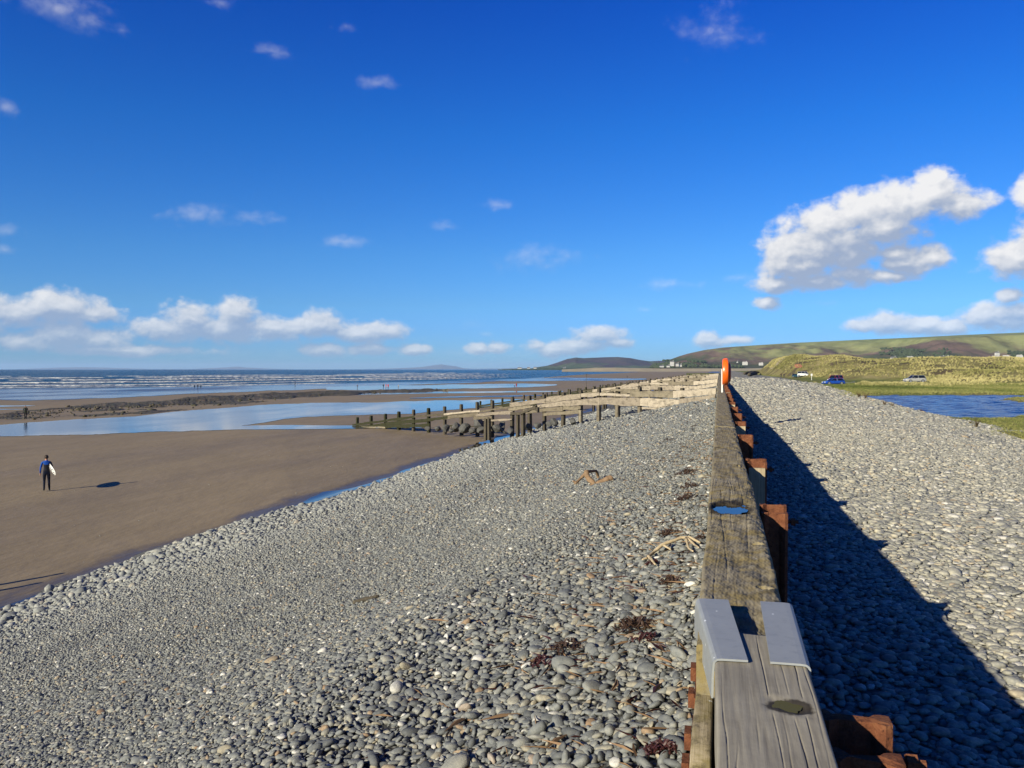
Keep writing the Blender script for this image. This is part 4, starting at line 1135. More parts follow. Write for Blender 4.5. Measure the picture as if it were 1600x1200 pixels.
def gplank(pa, ta, ba, pb, tb, bb, mat, front=0.2, th=0.11, n=10, lab=None):
    m = MB(); vs = []
    ns = SN(random.randrange(9999), 4, 0.6)
    for k in range(n + 1):
        u = k / n; px = pa + (pb - pa) * u
        p = gxy(px, front)
        zt = gz(px, ta + (tb - ta) * u, front) + 0.022 * float(ns(u * 6, 1)); zb_ = gz(px, ba + (bb - ba) * u, front) + 0.03 * float(ns(u * 7, 5))
        off = 0.018 * float(ns(u * 5, 9))
        f = p + gperp * (th / 2 + off); b = p - gperp * (th / 2)
        vs += [Vector((f.x, f.y, zb_)) - G0, Vector((f.x, f.y, zt - 0.02)) - G0, Vector((f.x, f.y, zt)) - gperp * 0.02 - G0, Vector((b.x, b.y, zt)) - G0, Vector((b.x, b.y, zb_)) - G0]
    q = 5
    fs = [(i*q + k, i*q + (k+1) % q, (i+1)*q + (k+1) % q, (i+1)*q + k) for i in range(n) for k in range(q)] + [tuple(range(q)), tuple(n*q + k for k in range(q - 1, -1, -1))]
    m.add(vs, fs)
    bm = bmesh.new(); me = bpy.data.meshes.new('plank'); me.from_pydata([tuple(v) for v in m.v], [], m.f); bm.from_mesh(me)
    bmesh.ops.recalc_face_normals(bm, faces=bm.faces); bm.to_mesh(me); bm.free(); me.materials.append(mat)
    o = bpy.data.objects.new('plank', me); o.location = (0, 0, 0); link(o, groyne)
    if lab: o['label'] = lab
posts = [(558,652,669),(580,649.5,669),(602,646.5,669.5),(623,643,668.5),(646,640,668),(670,637.5,669),(695,635,670),(721,631.5,671),(746,628,671),(769,625.5,672),(800,621,674),
         (828,618,668),(851,616,667),(880,613,663),(907,609.5,664),(936,606,661),(965,605,656),(1000,604.5,650),(1031,605,645),(1066,606,640)]
for i, (px, yt, yb) in enumerate(posts):
    gpost(px, yt, yb, MWEEDW if px < 640 or px == 670 else MDARKW)
for px, yt, yb in ((936,633,656),(965,633,654),(1000,636,648.5),(907,641,666)):
    gpost(px, yt, yb, MGREYW, 0.24, 0.34)
# seaward end: dark weedy rails
gplank(551,663,665.5,602,656,659.5,MWEEDW); gplank(602.5,655.5,659.5,648,649.5,653.5,MWEEDW); gplank(551,665.8,668,602,661,666,MWEEDW)
gplank(602.5,660,665,648,654.5,661,MWEEDW); gplank(648.5,656,661,700,650,654.5,MWEEDW); gplank(648.5,663,668,672,662,667.5,MWEEDW)
gplank(602,664.5,668.5,648,662,668,MWEEDW); gplank(559,667,669,602,665.5,668.8,MGREYW)
gplank(646,649.5,652.5,700,645.5,648.5,MDARKW); gplank(690,648,650.5,748,641.5,644.5,MDARKW); gplank(748.5,641.5,644,803,634.5,637.5,MGREYW)
# middle: paler rails stepping up the beach
gplank(690,651,655.5,748,645,649.5,MGREYW); gplank(694,646,648.5,750,640,643.5,MPALEW,0.26); gplank(744,645.8,650.5,802,642,646.5,MPALEW,0.24)
gplank(745,657,660.5,800,653.5,657,MPALEW); gplank(700,664.5,667,748,665.5,667.5,MWEEDW)
gplank(797,629.5,635.8,853,622.5,629.6,MPALEW); gplank(853.3,622.4,629.6,908,615.5,622.8,MPALEW); gplank(908.3,615.4,621.2,937,613,618.6,MPALEW)
gplank(830,634,640,880,626.8,634.2,MPALEW); gplank(880.3,626.8,634.2,937,621.2,633.0,MPALEW); gplank(818,640,646,880,635.2,642,MGREYW); gplank(880.3,635.2,641.5,908,634.2,639.5,MGREYW)
gplank(850,645,650,908,640.6,645.5,MGREYW); gplank(795,637.5,641.5,830,633,637.5,MGREYW)
gplank(937.3,613,618.6,985,616.5,619.7,MPALEW); gplank(937.3,621.2,633.0,1000,621.9,633.8,MPALEW); gplank(1000.3,622.1,634.3,1062,624.2,634.5,MPALEW); gplank(1062.3,623.4,634.5,1118,616.5,630,MPALEW)
gplank(985.3,611.8,620,1052,610.8,622,MGREYW); gplank(1052.3,610.8,622,1119,606.5,616,MPALEW); gplank(955,607.5,611.5,1000,608,612,MGREYW)
gplank(1000,635.5,640,1060,635,640,MPALEW,0.22)
# prop frame beside the groyne
gpost(809,645,673,MDARKW,0.22,2.2); gpost(817.5,644,673,MDARKW,0.26,2.2); gpost(759,652,676,MDARKW,0.24,2.4); gpost(764.5,652,676,MDARKW,0.22,2.4)
gplank(799,644,648,819,643.5,647.5,MDARKW,2.3,0.2,4); gplank(815,643.5,648,838,633,638.5,MDARKW,2.35,0.22,5); gplank(834,633,639,841.5,637,644,MDARKW,2.3,0.2,3)
gplank(741,650.5,655,769,650,654,MGREYW,2.4,0.18,4)
STEP = 43.0 / math.cos(TH)
glabels = {1: 'second groyne, of pale planks, close behind the near groyne', 2: 'third groyne, dark posts showing just above the pale planks of the near groyne',
           3: 'fourth groyne, a low dark row of posts beyond the thin marker pole', 4: 'farthest groyne, a thin dark rail of posts on the wet sand'}
kids = list(groyne.children)
for k, lab in glabels.items():
    g = groyne.copy(); COL.objects.link(g); g['label'] = lab
    g.location = G0 + Vector((0, STEP * k + (0, 0, 2, 3, 4)[k], 0))
    for ch in kids:
        c = ch.copy(); COL.objects.link(c); c.parent = g

# ------------------------------------------------------------------ marker pole, boulders
def ground(px, py):
    """where a photo column and row meet the ground, whichever sheet is there"""
    z = 3.0
    for _ in range(60):
        p = on(px, py, z); X, Y = np.array([p.x]), np.array([p.y])
        if -16.3 < p.x < 0: g = max(zL(X, Y)[0], zS(X, Y)[0])
        elif p.x >= 0 and p.x < WR(p.y): g = zR(X, Y)[0]
        elif p.x >= 0: g = max(zF(X, Y)[0], zR(X, Y)[0] if p.x < WR(p.y) + 5 else -9)
        else: g = zS(X, Y)[0]
        z = z * 0.6 + float(g) * 0.4
    p = on(px, py, z); return Vector((p.x, p.y, z))

q = at(916, 612, 215); 
pole = MB().tube([(0, 0, -0.5), (0, 0, 4.6)], 0.06, 8).obj('marker_pole', MDARKW, label='thin dark marker pole standing on the sand behind the groynes', cat='pole')
q.z = float(zS(np.array([q.x]), np.array([q.y]))[0]); pole.location = q
MB().tube([(-0.55, 0, 4.55), (0.55, 0, 4.55)], 0.05, 6).obj('crossbar', MDARKW, pole)

def boulder_mesh(name, seed, ax):
    bm = bmesh.new(); bmesh.ops.create_icosphere(bm, subdivisions=2, radius=1.0)
    r = np.random.default_rng(seed)
    ns = r.normal(0, 1, (9, 3)); ns /= np.linalg.norm(ns, axis=1)[:, None]; ds = r.uniform(0.55, 0.85, 9)
    for v in bm.verts:
        p = np.array(v.co)
        for a, d in zip(ns, ds):                        # cut flat facets
            t = p @ a
            if t > d: p = p - a * (t - d) * 0.92
        v.co = Vector(p * np.array(ax) * (1 + r.normal(0, 0.02)))
    me = bpy.data.meshes.new(name); bm.to_mesh(me); bm.free(); me.materials.append(MBOULD); return me
BLD = [(668,668,4.5,'small dark boulder at the weedy end of the near groyne'),(684,668.5,6,'low dark boulder by the weedy rails'),(697,668,7,'dark boulder half under the weedy groyne'),
       (712,666,9,'dark wedge shaped boulder under the groyne rails'),(726,667,9,'dark boulder below a pale groyne rail'),(738,672,6,'grey boulder in front of the dark groyne rocks'),(748,661,13,'tallest rough boulder standing against the groyne'),
       (752,671,7,'grey boulder at the foot of the tall rough boulder'),(776,668,8,'dark boulder right of the twin prop posts'),(785,664,7,'dark boulder behind the tilted slabs'),(784,672,6,'long tilted grey slab at the edge of the pebbles'),
       (797,671,6,'dark slab leaning on the tilted slab'),(824,665,7,'dark boulder right of the prop frame'),(840,664,6,'dark boulder among pale cobbles under the groyne'),(866,658,8,'dark boulder under the pale groyne planks'),
       (895,657,7,'rough grey boulder beside a groyne post'),(858,661,5,'low boulder near the blue pool under the groyne'),(705,672,4,'flat dark stone on the sand before the groyne')]
for i, (px, py, h, lab) in enumerate(BLD):
    p = gxy(px, 0.9 + 0.9 * ((i * 7) % 3) / 2); D = p.dot(FWD); s = h / F * D
    zg = CAMZ - (py + h * 0.35 - HORIZ) / F * D
    o = bpy.data.objects.new('boulder', boulder_mesh('boulder', 700 + i, (1.25 if 'slab' not in lab else 1.7, 0.95, 0.95 if 'slab' not in lab else 0.45)))
    o.location = (p.x, p.y, zg + s * 0.15); o.scale = (s, s, s); o.rotation_euler = (random.uniform(-.3, .3), random.uniform(-.35, .35) + (0.6 if 'slab' in lab else 0), random.uniform(0, 6))
    link(o); props(o, label=lab, cat='boulder', group='dark boulders at the foot of the near groyne')

# ------------------------------------------------------------------ driftwood, roots, weed
def gp(px, py, lift=0.0):
    p = ground(px, py); p.z += lift; return p
def crook(name, chains, mat, label, cat):
    m = MB()
    for pts, rad in chains:
        P = [Vector(p) for p in pts]
        Q, R_ = [], []
        for i in range(len(P) - 1):
            for k in range(4):
                u = k / 4; Q.append(P[i].lerp(P[i + 1], u) + Vector((random.uniform(-1, 1), random.uniform(-1, 1), random.uniform(-1, 1))) * 0.12 * rad[i]); R_.append((rad[i] + (rad[i + 1] - rad[i]) * u) * random.uniform(0.9, 1.1))
        Q.append(P[-1]); R_.append(rad[-1]); m.tube(Q, R_, 8)
    o = m.obj(name, mat, None, True); return props(o, label=label, cat=cat)
b0 = gp(932, 757); Dd = depth(b0.x, b0.y); pxm = Dd / F
def dpt(px, py, dD=0.0): return at(px, py, Dd + dD)
crook('driftwood_branch', [([dpt(921,760), dpt(930,756.5), dpt(942,752), dpt(950,748), dpt(957,745.5)], [0.03,0.045,0.052,0.06,0.05]),
      ([dpt(930,756.5), dpt(921,750,.05), dpt(917,743,.1), dpt(915.5,737,.15)], [0.045,0.055,0.055,0.062]),
      ([dpt(915.5,738,.15), dpt(908,747,.2), dpt(901,754,.1), dpt(895,752,.1)], [0.035,0.03,0.026,0.02]),
      ([dpt(901,754,.1), dpt(897,756,.1)], [0.035,0.02]),
      ([dpt(915.5,737,.15), dpt(924,736.5,.5), dpt(931.5,735.5,.9), dpt(934,743,1.0), dpt(935.5,750,1.0)], [0.04,0.03,0.03,0.032,0.032])],
      MDRIFT, 'crooked brown driftwood branch arching over the grey pebble slope', 'driftwood')
for i in range(1):
    a = gp(1011, 882, 0.05)
    Dr_ = depth(a.x, a.y)
    def rp(px, py, l=0.0): return gp(px, py, 0.06 + l)
    crook('bleached_root', [([rp(1011,881), rp(1022,871), rp(1035,866,.04), rp(1050,862,.05), rp(1064,858,.06), rp(1078,856,.05), rp(1094,857)], [0.014,0.016,0.018,0.018,0.017,0.015,0.010]),
      ([rp(1013,878), rp(1018,884), rp(1024,892)], [0.02,0.015,0.008]), ([rp(1035,866,.04), rp(1048,868)], [0.014,0.008]), ([rp(1072,857,.05), rp(1076,866), rp(1083,871)], [0.016,0.012,0.007]),
      ([rp(1074,857,.05), rp(1086,861), rp(1092,865)], [0.014,0.01,0.006]), ([rp(1011,881), rp(1003,884)], [0.014,0.006])], MROOT, 'pale bleached root lying on pebbles against the sea wall', 'driftwood')
def stick(px0, py0, px1, py1, r, mat, label, name='stick', mid=0.0):
    a, b = gp(px0, py0, r), gp(px1, py1, r); c = a.lerp(b, 0.5) + Vector((0, 0, mid))
    return crook(name, [([a, c, b], [r * 0.8, r, r * 0.5])], mat, label, 'stick')
stick(552, 945, 592, 935, 0.028, MDARKW, 'short black stick lying on the fine pebbles')
stick(815, 1045, 852, 1028, 0.016, MTWIG, 'pale brown stick beside dark weed on the pebbles')
stick(680, 1097, 712, 1118, 0.012, MDRIFT, 'brown twig among the cobbles near the bottom edge')
stick(690, 1124, 760, 1128, 0.005, MTWIG, 'long thin straw lying across the cobbles', 'straw')
for (p0, p1, lab) in (((1163,585.5),(1186,583.5),'dark driftwood log on the far ridge, upper of two'), ((1170,588),(1182,587),'dark driftwood log on the far ridge, lower of two')):
    a, b = gp(*p0, 0.5), gp(*p1, 0.6)
    crook('driftwood_log', [([a, a.lerp(b, .5) + Vector((0, 0, .3)), b], [0.5, 0.75, 0.4])], MDARKW, lab, 'driftwood')

def wrack(px, py, w, mat, label, n=40, name='seaweed_clump', hgt=0.5):
    c = gp(px, py); D = depth(c.x, c.y); R_ = w / F * D / 2
    m = MB()
    for i in range(n):
        a = random.uniform(0, 6.28); rr = R_ * random.random() ** 0.7
        p = Vector((math.cos(a) * rr, math.sin(a) * rr * 1.1, 0))
        d = Vector((random.uniform(-1, 1), random.uniform(-1, 1), random.uniform(-.2, .5))).normalized()
        L = R_ * random.uniform(0.35, 0.8); wd = max(0.008, R_ * random.uniform(0.03, 0.08))
        pts = []
        z0 = R_ * hgt * random.random() * (1 - rr / R_)
        for k in range(5):
            q = p + d * (L * (k / 4 - .5)); q.z = 0.015 + z0 + R_ * 0.12 * math.sin(k * 1.3 + i) + d.z * L * 0.2 * (k / 4)
            q.z = max(q.z, 0.012)
            gx, gy = c.x + q.x, c.y + q.y
            if -16 < gx < -0.1: q.z += float(zL(np.array([gx]), np.array([gy]))[0]) - c.z + 0.02
            d = (d + Vector((random.uniform(-.5, .5), random.uniform(-.5, .5), 0))).normalized(); pts.append(q)
        side = Vector((-d.y, d.x, random.uniform(-.3, .3))).normalized() * wd
        vs = []
        for k, q in enumerate(pts):
            t = 1 - 0.6 * abs(k / 4 - 0.4); vs += [q - side * t, q + Vector((0, 0, wd * .4)), q + side * t]
        fs = []
        for k in range(4): fs += [(k*3, k*3+1, k*3+4, k*3+3), (k*3+1, k*3+2, k*3+5, k*3+4)]
        m.add(vs, fs)
    o = m.obj(name, mat); o.location = c
    return props(o, label=label, cat='seaweed', group='seaweed clumps along the strandline')
for a in [(1072,742,34,MWRACK,'dark weed clump on pebbles beside the wall, nearest the driftwood branch',46),(1076,764,30,MWRACK,'thin brown weed clump below the weed nearest the driftwood branch',34),
          (1073,782,36,MWRACK,'spread of brown weed beside the blue rain puddle',44),(1043,838,34,MWRACK,'dark weed clump just above the pale bleached root',44),(1090,846,26,MWRACK,'weed against the wall above the root\'s tip',30),
          (1018,886,26,MWRACKR,'reddish weed tangled under the left end of the pale root',34),(1045,915,38,MWRACK,'black weed clump between the pale root and the joint plates',46),
          (988,985,62,MWRACK,'large dark weed clump on cobbles left of the joint plates',80),(1004,1005,40,MWRACKR,'red brown weed just below the large dark clump',50),(885,1020,54,MWRACK,'brown weed tangle on cobbles below mid slope',56),
          (846,1042,40,MWRACKR,'red brown weed strands right of the pale brown stick',44),(1032,1182,54,MWRACKR,'dark red weed tuft at the bottom edge beside the wall',90),(1042,690,16,MWRACK,'small dark weed patch high on the slope by the wall',20),
          (1086,668,14,MWRACK,'farthest dark weed scrap beside the wall',16),(1081,722,16,MWRACK,'dark weed scrap above the step in the cap beam',18),(671,918,9,MWRACK,'single black weed scrap on fine pebbles',10),(1000,600,10,MWRACK,'tiny weed scrap far up by the groynes',8)]:
    wrack(*a)
# fine strandline litter nobody would count
m = MB(); m2 = MB()
for i in range(620):
    Y = 2.2 + 22 * random.random() ** 1.6; X = -0.14 - abs(random.gauss(0, 0.75))
    z = float(zL(np.array([X]), np.array([Y]))[0]) + 0.03
    a = random.uniform(0, 6.28); L = random.uniform(0.03, 0.16)
    d = Vector((math.cos(a), math.sin(a), 0)) * L; s = Vector((-d.y, d.x, 0)) * random.uniform(0.05, 0.16)
    c = Vector((X, Y, z)); up = Vector((0, 0, 0.012))
    (m2 if i % 4 == 0 else m).add([c - d - s, c + up, c + d, c + s + up * .5], [(0, 1, 2), (0, 2, 3)])
m.obj('strandline_litter', MTWIG, kind='stuff'); m2.obj('strandline_litter', MWRACKR, kind='stuff')

# ------------------------------------------------------------------ people
def person(name_label, loc, height, heading, paint, pose=None, group=None, hands=False, hair=None, cat='person'):
    J = dict(pel=(0, 0, .93, .125), sp=(0, .0, 1.08, .118), ch=(0, 0, 1.27, .135), ub=(0, -.01, 1.39, .10), nk=(0, 0, 1.475, .052), h1=(0, .012, 1.545, .066), h2=(0, .02, 1.635, .088), h3=(0, .012, 1.70, .062), ns=(0, .115, 1.605, .014),
             sl=(-.17, -.005, 1.405, .062), el=(-.245, -.03, 1.135, .044), wl=(-.265, .04, .885, .030), hl=(-.265, .06, .80, .030),
             sr=(.17, -.005, 1.405, .062), er=(.245, -.03, 1.135, .044), wr=(.265, .04, .885, .030), hr=(.265, .06, .80, .030),
             pl=(-.085, 0, .87, .095), kl=(-.10, .02, .49, .06), al=(-.105, -.03, .09, .042), tl=(-.115, .11, .035, .036),
             pr=(.085, 0, .87, .095), kr=(.10, .02, .49, .06), ar=(.105, -.03, .09, .042), tr=(.115, .11, .035, .036),
             cl=(-.095, -.01, .36, .058), cr=(.095, -.01, .36, .058))
    E = [('pel','sp'),('sp','ch'),('ch','ub'),('ub','nk'),('nk','h1'),('h1','h2'),('h2','h3'),('h2','ns'),('ub','sl'),('sl','el'),('el','wl'),('wl','hl'),('ub','sr'),('sr','er'),('er','wr'),('wr','hr'),
         ('pel','pl'),('pl','kl'),('kl','cl'),('cl','al'),('al','tl'),('pel','pr'),('pr','kr'),('kr','cr'),('cr','ar'),('ar','tr')]
    for k, v in (pose or {}).items(): J[k] = v
    if hands:
        for s_, hk, wk in ((-1, 'hl', 'wl'), (1, 'hr', 'wr')):
            h = Vector(J[hk][:3]); d = (h - Vector(J[wk][:3])).normalized(); f = Vector((0, 1, 0)); f = (f - d * f.dot(d)).normalized()
            for i, (o_, L) in enumerate(((.024, .07), (.009, .08), (-.007, .074), (-.022, .058))):
                J[f'f{hk}{i}'] = tuple(h + f * o_ + d * .035) + (.0095,); J[f'g{hk}{i}'] = tuple(h + f * o_ + d * (.035 + L * .6) + Vector((-s_ * .014, 0, 0))) + (.0085,)
                E += [(hk, f'f{hk}{i}'), (f'f{hk}{i}', f'g{hk}{i}')]
            J[f't{hk}'] = tuple(h + f * .04 - d * .005) + (.0105,); J[f'u{hk}'] = tuple(h + f * .055 + d * .035 + Vector((-s_ * .02, 0, 0))) + (.009,)
            E += [(hk, f't{hk}'), (f't{hk}', f'u{hk}')]
    keys = list(J); ix = {k: i for i, k in enumerate(keys)}
    me = bpy.data.meshes.new('skeleton'); me.from_pydata([J[k][:3] for k in keys], [(ix[a], ix[b]) for a, b in E], [])
    t = bpy.data.objects.new('skeleton', me); COL.objects.link(t)
    sk = t.modifiers.new('s', 'SKIN'); sk.use_smooth_shade = True
    for i, k in enumerate(keys):
        sv = me.skin_vertices[0].data[i]; sv.radius = (J[k][3], J[k][3]); sv.use_root = (k == 'pel')
    ss = t.modifiers.new('u', 'SUBSURF'); ss.levels = ss.render_levels = 2 if hands else 1
    dg = bpy.context.evaluated_depsgraph_get(); dg.update()
    bme = bpy.data.meshes.new_from_object(t.evaluated_get(dg)); bme.name = 'person'
    bpy.data.objects.remove(t)
    n = len(bme.vertices); co = np.zeros(n * 3, np.float32); bme.vertices.foreach_get('co', co); co = co.reshape(-1, 3)
    tone = bme.attributes.new('tone', 'FLOAT_COLOR', 'POINT')
    tone.data.foreach_set('color', np.array([(*paint(*p), 1) for p in co], np.float32).ravel())
    tor = (np.abs(co[:, 0]) < .22) & (co[:, 2] > .85) & (co[:, 2] < 1.44)
    co[:, 1] = np.where(tor, co[:, 1] * .78, co[:, 1])
    bme.vertices.foreach_set('co', co.ravel()); bme.update()
    bme.materials.clear(); bme.materials.append(MVCOL)
    o = bpy.data.objects.new('person', bme); link(o)
    s_ = height / 1.762; o.location = loc; o.scale = (s_, s_, s_); o.rotation_euler = (0, 0, heading)
    props(o, label=name_label, cat=cat, group=group)
    if hair:
        bm = bmesh.new(); bmesh.ops.create_icosphere(bm, subdivisions=3, radius=1)
        for v in list(bm.verts):
            p = v.co
            if p.y > 0.35 - 0.9 * max(p.z, 0) * -0.2 and p.z < 0.35 or p.z < -0.55: bm.verts.remove(v)
            else: v.co = Vector((p.x * .092, p.y * .108 + .012, p.z * .112 + 1.648)) * 1 + Vector(p) * random.uniform(0, .006)
        hm = bpy.data.meshes.new('hair'); bm.to_mesh(hm); bm.free(); hm.polygons.foreach_set('use_smooth', [True] * len(hm.polygons)); hm.materials.append(hair)
        link(bpy.data.objects.new('hair', hm), o)
    return o
NAVY, ROYAL, CHAR, SK = (.006, .009, .024), (.012, .085, .42), (.014, .015, .024), (.50, .27, .19)
def surfer_paint(x, y, z):
    if z > 1.50: return SK
    if z < .875 and abs(x) > .19: return SK
    if z < .13: return (.012, .03, .045)
    if z > 1.30 and abs(x) < .15 and z > 1.30 + .25 * abs(x): return ROYAL
    if x < -.16 and z > 1.0: return ROYAL if y < .0 else NAVY
    if x < -.235: return (.012, .05, .25)
    if abs(x) < .12 and .98 < z < 1.3 and y < 0: return CHAR
    return NAVY
MHAIR = m_flat('brown_hair', (.035, .02, .012), .7, scale=30)
sp = ground(73, 767.5)
away = TH + math.radians(29.6) - 0.05
surfer = person('barefoot surfer in a blue and navy wetsuit walking away with a white board', sp, 1.80, away, surfer_paint,
       pose=dict(er=(.25, -.06, 1.16, .046), wr=(.285, .07, .955, .031), hr=(.275, .12, .885, .030), tl=(-.125, .10, .05, .036), al=(-.105, -.13, .12, .042), cl=(-.10, -.05, .37, .056), kl=(-.10, .03, .50, .06),
                 kr=(.095, .06, .50, .06), cr=(.10, .03, .36, .058), ar=(.11, .05, .085, .044), tr=(.12, .19, .035, .037)), hands=True, hair=MHAIR)
surfer['label'] = 'surfer in a blue and navy wetsuit walking across the sand with a white board'
def surfboard(loc, heading, roll, pitch):
    m = MB(); n = 20; vs = []; L, Wd, T = 2.05, .54, .065
    prof = []
    for k in range(n + 1):
        u = k / n; t = 2 * u - 1
        hw = Wd / 2 * max(1 - abs(t) ** 2.4, 0.0) ** .62 * (1 - .10 * t) + .012; rock = .10 * max(t, 0) ** 2.5 + .02 * t * t
        th = T / 2 * max(1 - abs(t) ** 4, .12)
        for a in np.linspace(0, 2 * math.pi, 12, endpoint=False):
            c, s_ = math.cos(a), math.sin(a)
            vs.append((th * s_ + rock, t * L / 2, hw * math.copysign(abs(c) ** .8, c)))
    fs = [(i*12 + k, i*12 + (k+1) % 12, (i+1)*12 + (k+1) % 12, (i+1)*12 + k) for i in range(n) for k in range(12)] + [tuple(range(12)), tuple(n*12 + k for k in range(11, -1, -1))]
    m.add(vs, fs); o = m.obj('surfboard', MWHITE, None, True, label='white surfboard held under the right arm of the surfer', cat='surfboard')
    fm = MB()
    for z_, y_ in ((0, -.86), (.13, -.72), (-.13, -.72)):
        fm.add([(-.03, y_ - .05, z_ - .004), (-.03, y_ + .07, z_ - .004), (-.14, y_ - .09, z_), (-.03, y_ - .05, z_ + .004), (-.03, y_ + .07, z_ + .004)], [(0, 1, 2), (3, 2, 4), (0, 2, 3), (1, 4, 2)])
    fm.obj('fins', MTYRE, o)
    o.location = loc; o.rotation_euler = Euler((pitch, roll, heading), 'YXZ'); return o
hR = Matrix.Rotation(away, 3, 'Z')
surfboard(sp + hR @ Vector((.20, .10, 1.10)), away + 0.17, -0.30, 0.12)

def coat(top, legs, head=SK, hat=None, waist=.9):
    def f(x, y, z):
        if z > 1.62: return hat or (.05, .035, .02)
        if z > 1.49: return head
        if z < .86 and abs(x) > .2: return head
        if z > waist: return top
        if z < .08: return (.02, .02, .02)
        return legs
    return f
def walker(px, py, hpx, lab, top, legs, heading=0.0, group='people far out on the beach', waist=.9, pose=None, tall=1.72, D=None):
    p = ground(px, py) if D is None else at(px, py, D)
    if D is not None: p.z = max(float(zR(np.array([p.x]), np.array([p.y]))[0]), float(zF(np.array([p.x]), np.array([p.y]))[0]))
    return person(lab, p, tall, heading + TH, coat(top, legs, waist=waist), pose, group)
stride = dict(kl=(-.10, .12, .5, .06), cl=(-.10, .10, .36, .055), al=(-.10, .14, .1, .042), tl=(-.11, .27, .05, .034), kr=(.10, .0, .5, .06), cr=(.10, -.12, .37, .055), ar=(.10, -.26, .14, .042), tr=(.11, -.15, .05, .034))
walker(40, 655, 20, 'man in a dark green jacket standing alone at the edge of the tidal pool', (.025, .032, .022), (.012, .014, .02), 0.4, None, .82,
       dict(er=(.24, .06, 1.16, .05), wr=(.13, .20, 1.2, .034), hr=(.06, .24, 1.24, .034), el=(-.24, .06, 1.14, .05), wl=(-.13, .2, 1.15, .034), hl=(-.06, .24, 1.2, .034)), 1.78)
walker(309, 607.5, 7, 'person in dark clothes standing in the shallows, middle of a far trio', (.01, .015, .03), (.01, .012, .02), .8)
crouch = dict(kl=(-.12, .25, .42, .07), cl=(-.12, .1, .3, .06), kr=(.12, .25, .42, .07), cr=(.12, .1, .3, .06), pel=(0, -.1, .5, .15), pl=(-.09, -.05, .48, .1), pr=(.09, -.05, .48, .1), sp=(0, 0, .68, .14), ch=(0, .1, .85, .15), ub=(0, .15, .95, .11), nk=(0, .2, 1.0, .06), h1=(0, .23, 1.06, .07), h2=(0, .25, 1.14, .09), h3=(0, .25, 1.2, .06), ns=(0, .34, 1.12, .014),
              sl=(-.17, .15, .95, .06), el=(-.24, .28, .75, .045), wl=(-.2, .42, .6, .03), hl=(-.18, .46, .54, .03), sr=(.17, .15, .95, .06), er=(.24, .28, .75, .045), wr=(.2, .42, .6, .03), hr=(.18, .46, .54, .03))
def dark_all(x, y, z): return (.012, .018, .035)
for px_, lab in ((304, 'crouching dark figure in the shallows, left of a far trio'), (314, 'crouching dark figure in the shallows, right of a far trio')):
    person(lab, ground(px_, 606.5), 1.72, 1.0, dark_all, crouch, 'people far out on the beach')
walker(461, 602.5, 6, 'lone grey blue figure wading far out in the shallows', (.08, .11, .15), (.06, .07, .09), .3)
walker(599, 607.5, 8, 'person in black beside two people in red on the wet sand', (.012, .012, .018), (.012, .012, .018), -.8, pose=stride)
walker(603, 607.5, 8, 'person in a pinkish red coat, middle of a far group of three', (.55, .13, .09), (.25, .10, .10), -.9, waist=.7)
walker(606.5, 607.5, 8, 'person in a bright red coat, right of a far group of three', (.62, .045, .03), (.12, .05, .06), -.7, waist=.72)
walker(558.5, 606.5, 5, 'small brown figure left of the far group in red', (.20, .12, .08), (.08, .06, .05), .6, tall=1.35)
walker(622.5, 606.5, 5, 'small pale figure right of the far group in red', (.45, .36, .28), (.18, .14, .12), -.6, tall=1.3)
walker(697.5, 593.5, 4, 'lone black figure standing on the far sand bar', (.012, .012, .015), (.012, .012, .015), .4, tall=1.8)
walker(807, 606.3, 8, 'person in a red coat walking on wet sand behind the groyne', (.62, .06, .03), (.30, .06, .05), .8, waist=.7, pose=stride)
walker(804, 605.8, 6, 'small person in white beside a red coat on wet sand', (.6, .62, .66), (.10, .12, .2), .8, tall=1.45)
walker(980, 590.5, 4, 'tiny dark walker far along the open sands', (.03, .028, .03), (.03, .028, .03), .5, pose=stride)
walker(1073, 585.5, 3, 'tiniest dark walker far along the sands near the wall', (.03, .028, .03), (.03, .028, .03), .5)
walker(1220.5, 584.5, 9, 'walker in dark jacket at the ridge edge, left of a pair', (.05, .03, .03), (.03, .03, .045), -.2, 'pair of walkers by the dunes', pose=stride, D=268)
walker(1225, 584.5, 9, 'walker in dark jacket at the ridge edge, right of a pair', (.035, .03, .04), (.06, .055, .06), -.2, 'pair of walkers by the dunes', D=266)
# two beachgoers just beyond the left edge of the frame whose long shadows reach into it
for (tx, ty, lab) in ((118, 892.5, 'beachgoer in dark clothes whose long shadow crosses the wet sand'), (82, 907.5, 'second beachgoer in dark clothes with a shorter shadow on wet sand')):
    e = ground(tx, ty); h = 1.75
    b = e - Vector((math.sin(sun_h), math.cos(sun_h), 0)) * (h / math.tan(SUN_EL))
    b.z = float(zS(np.array([b.x]), np.array([b.y]))[0])
    person(lab, b, h, TH + .9, coat((.02, .025, .04), (.02, .02, .03)), None, 'beachgoers at the left edge')

r = np.random.default_rng(15); n = 140
Ys_ = 9 + 60 * r.random(n); Xs_ = -17.0 - 26 * r.random(n) ** 1.6
ss_ = 0.011 * np.exp(r.normal(0, .4, n)) * (1 + Ys_ / 60)
scatter('sand_specks', np.stack([Xs_, Ys_, zS(Xs_, Ys_) + ss_ * .2], 1), np.stack([0 * Xs_, 0 * Xs_, r.uniform(0, 6.3, n)], 1), np.stack([ss_ * 1.4, ss_, ss_], 1), LOWL, MPL, kind='stuff')
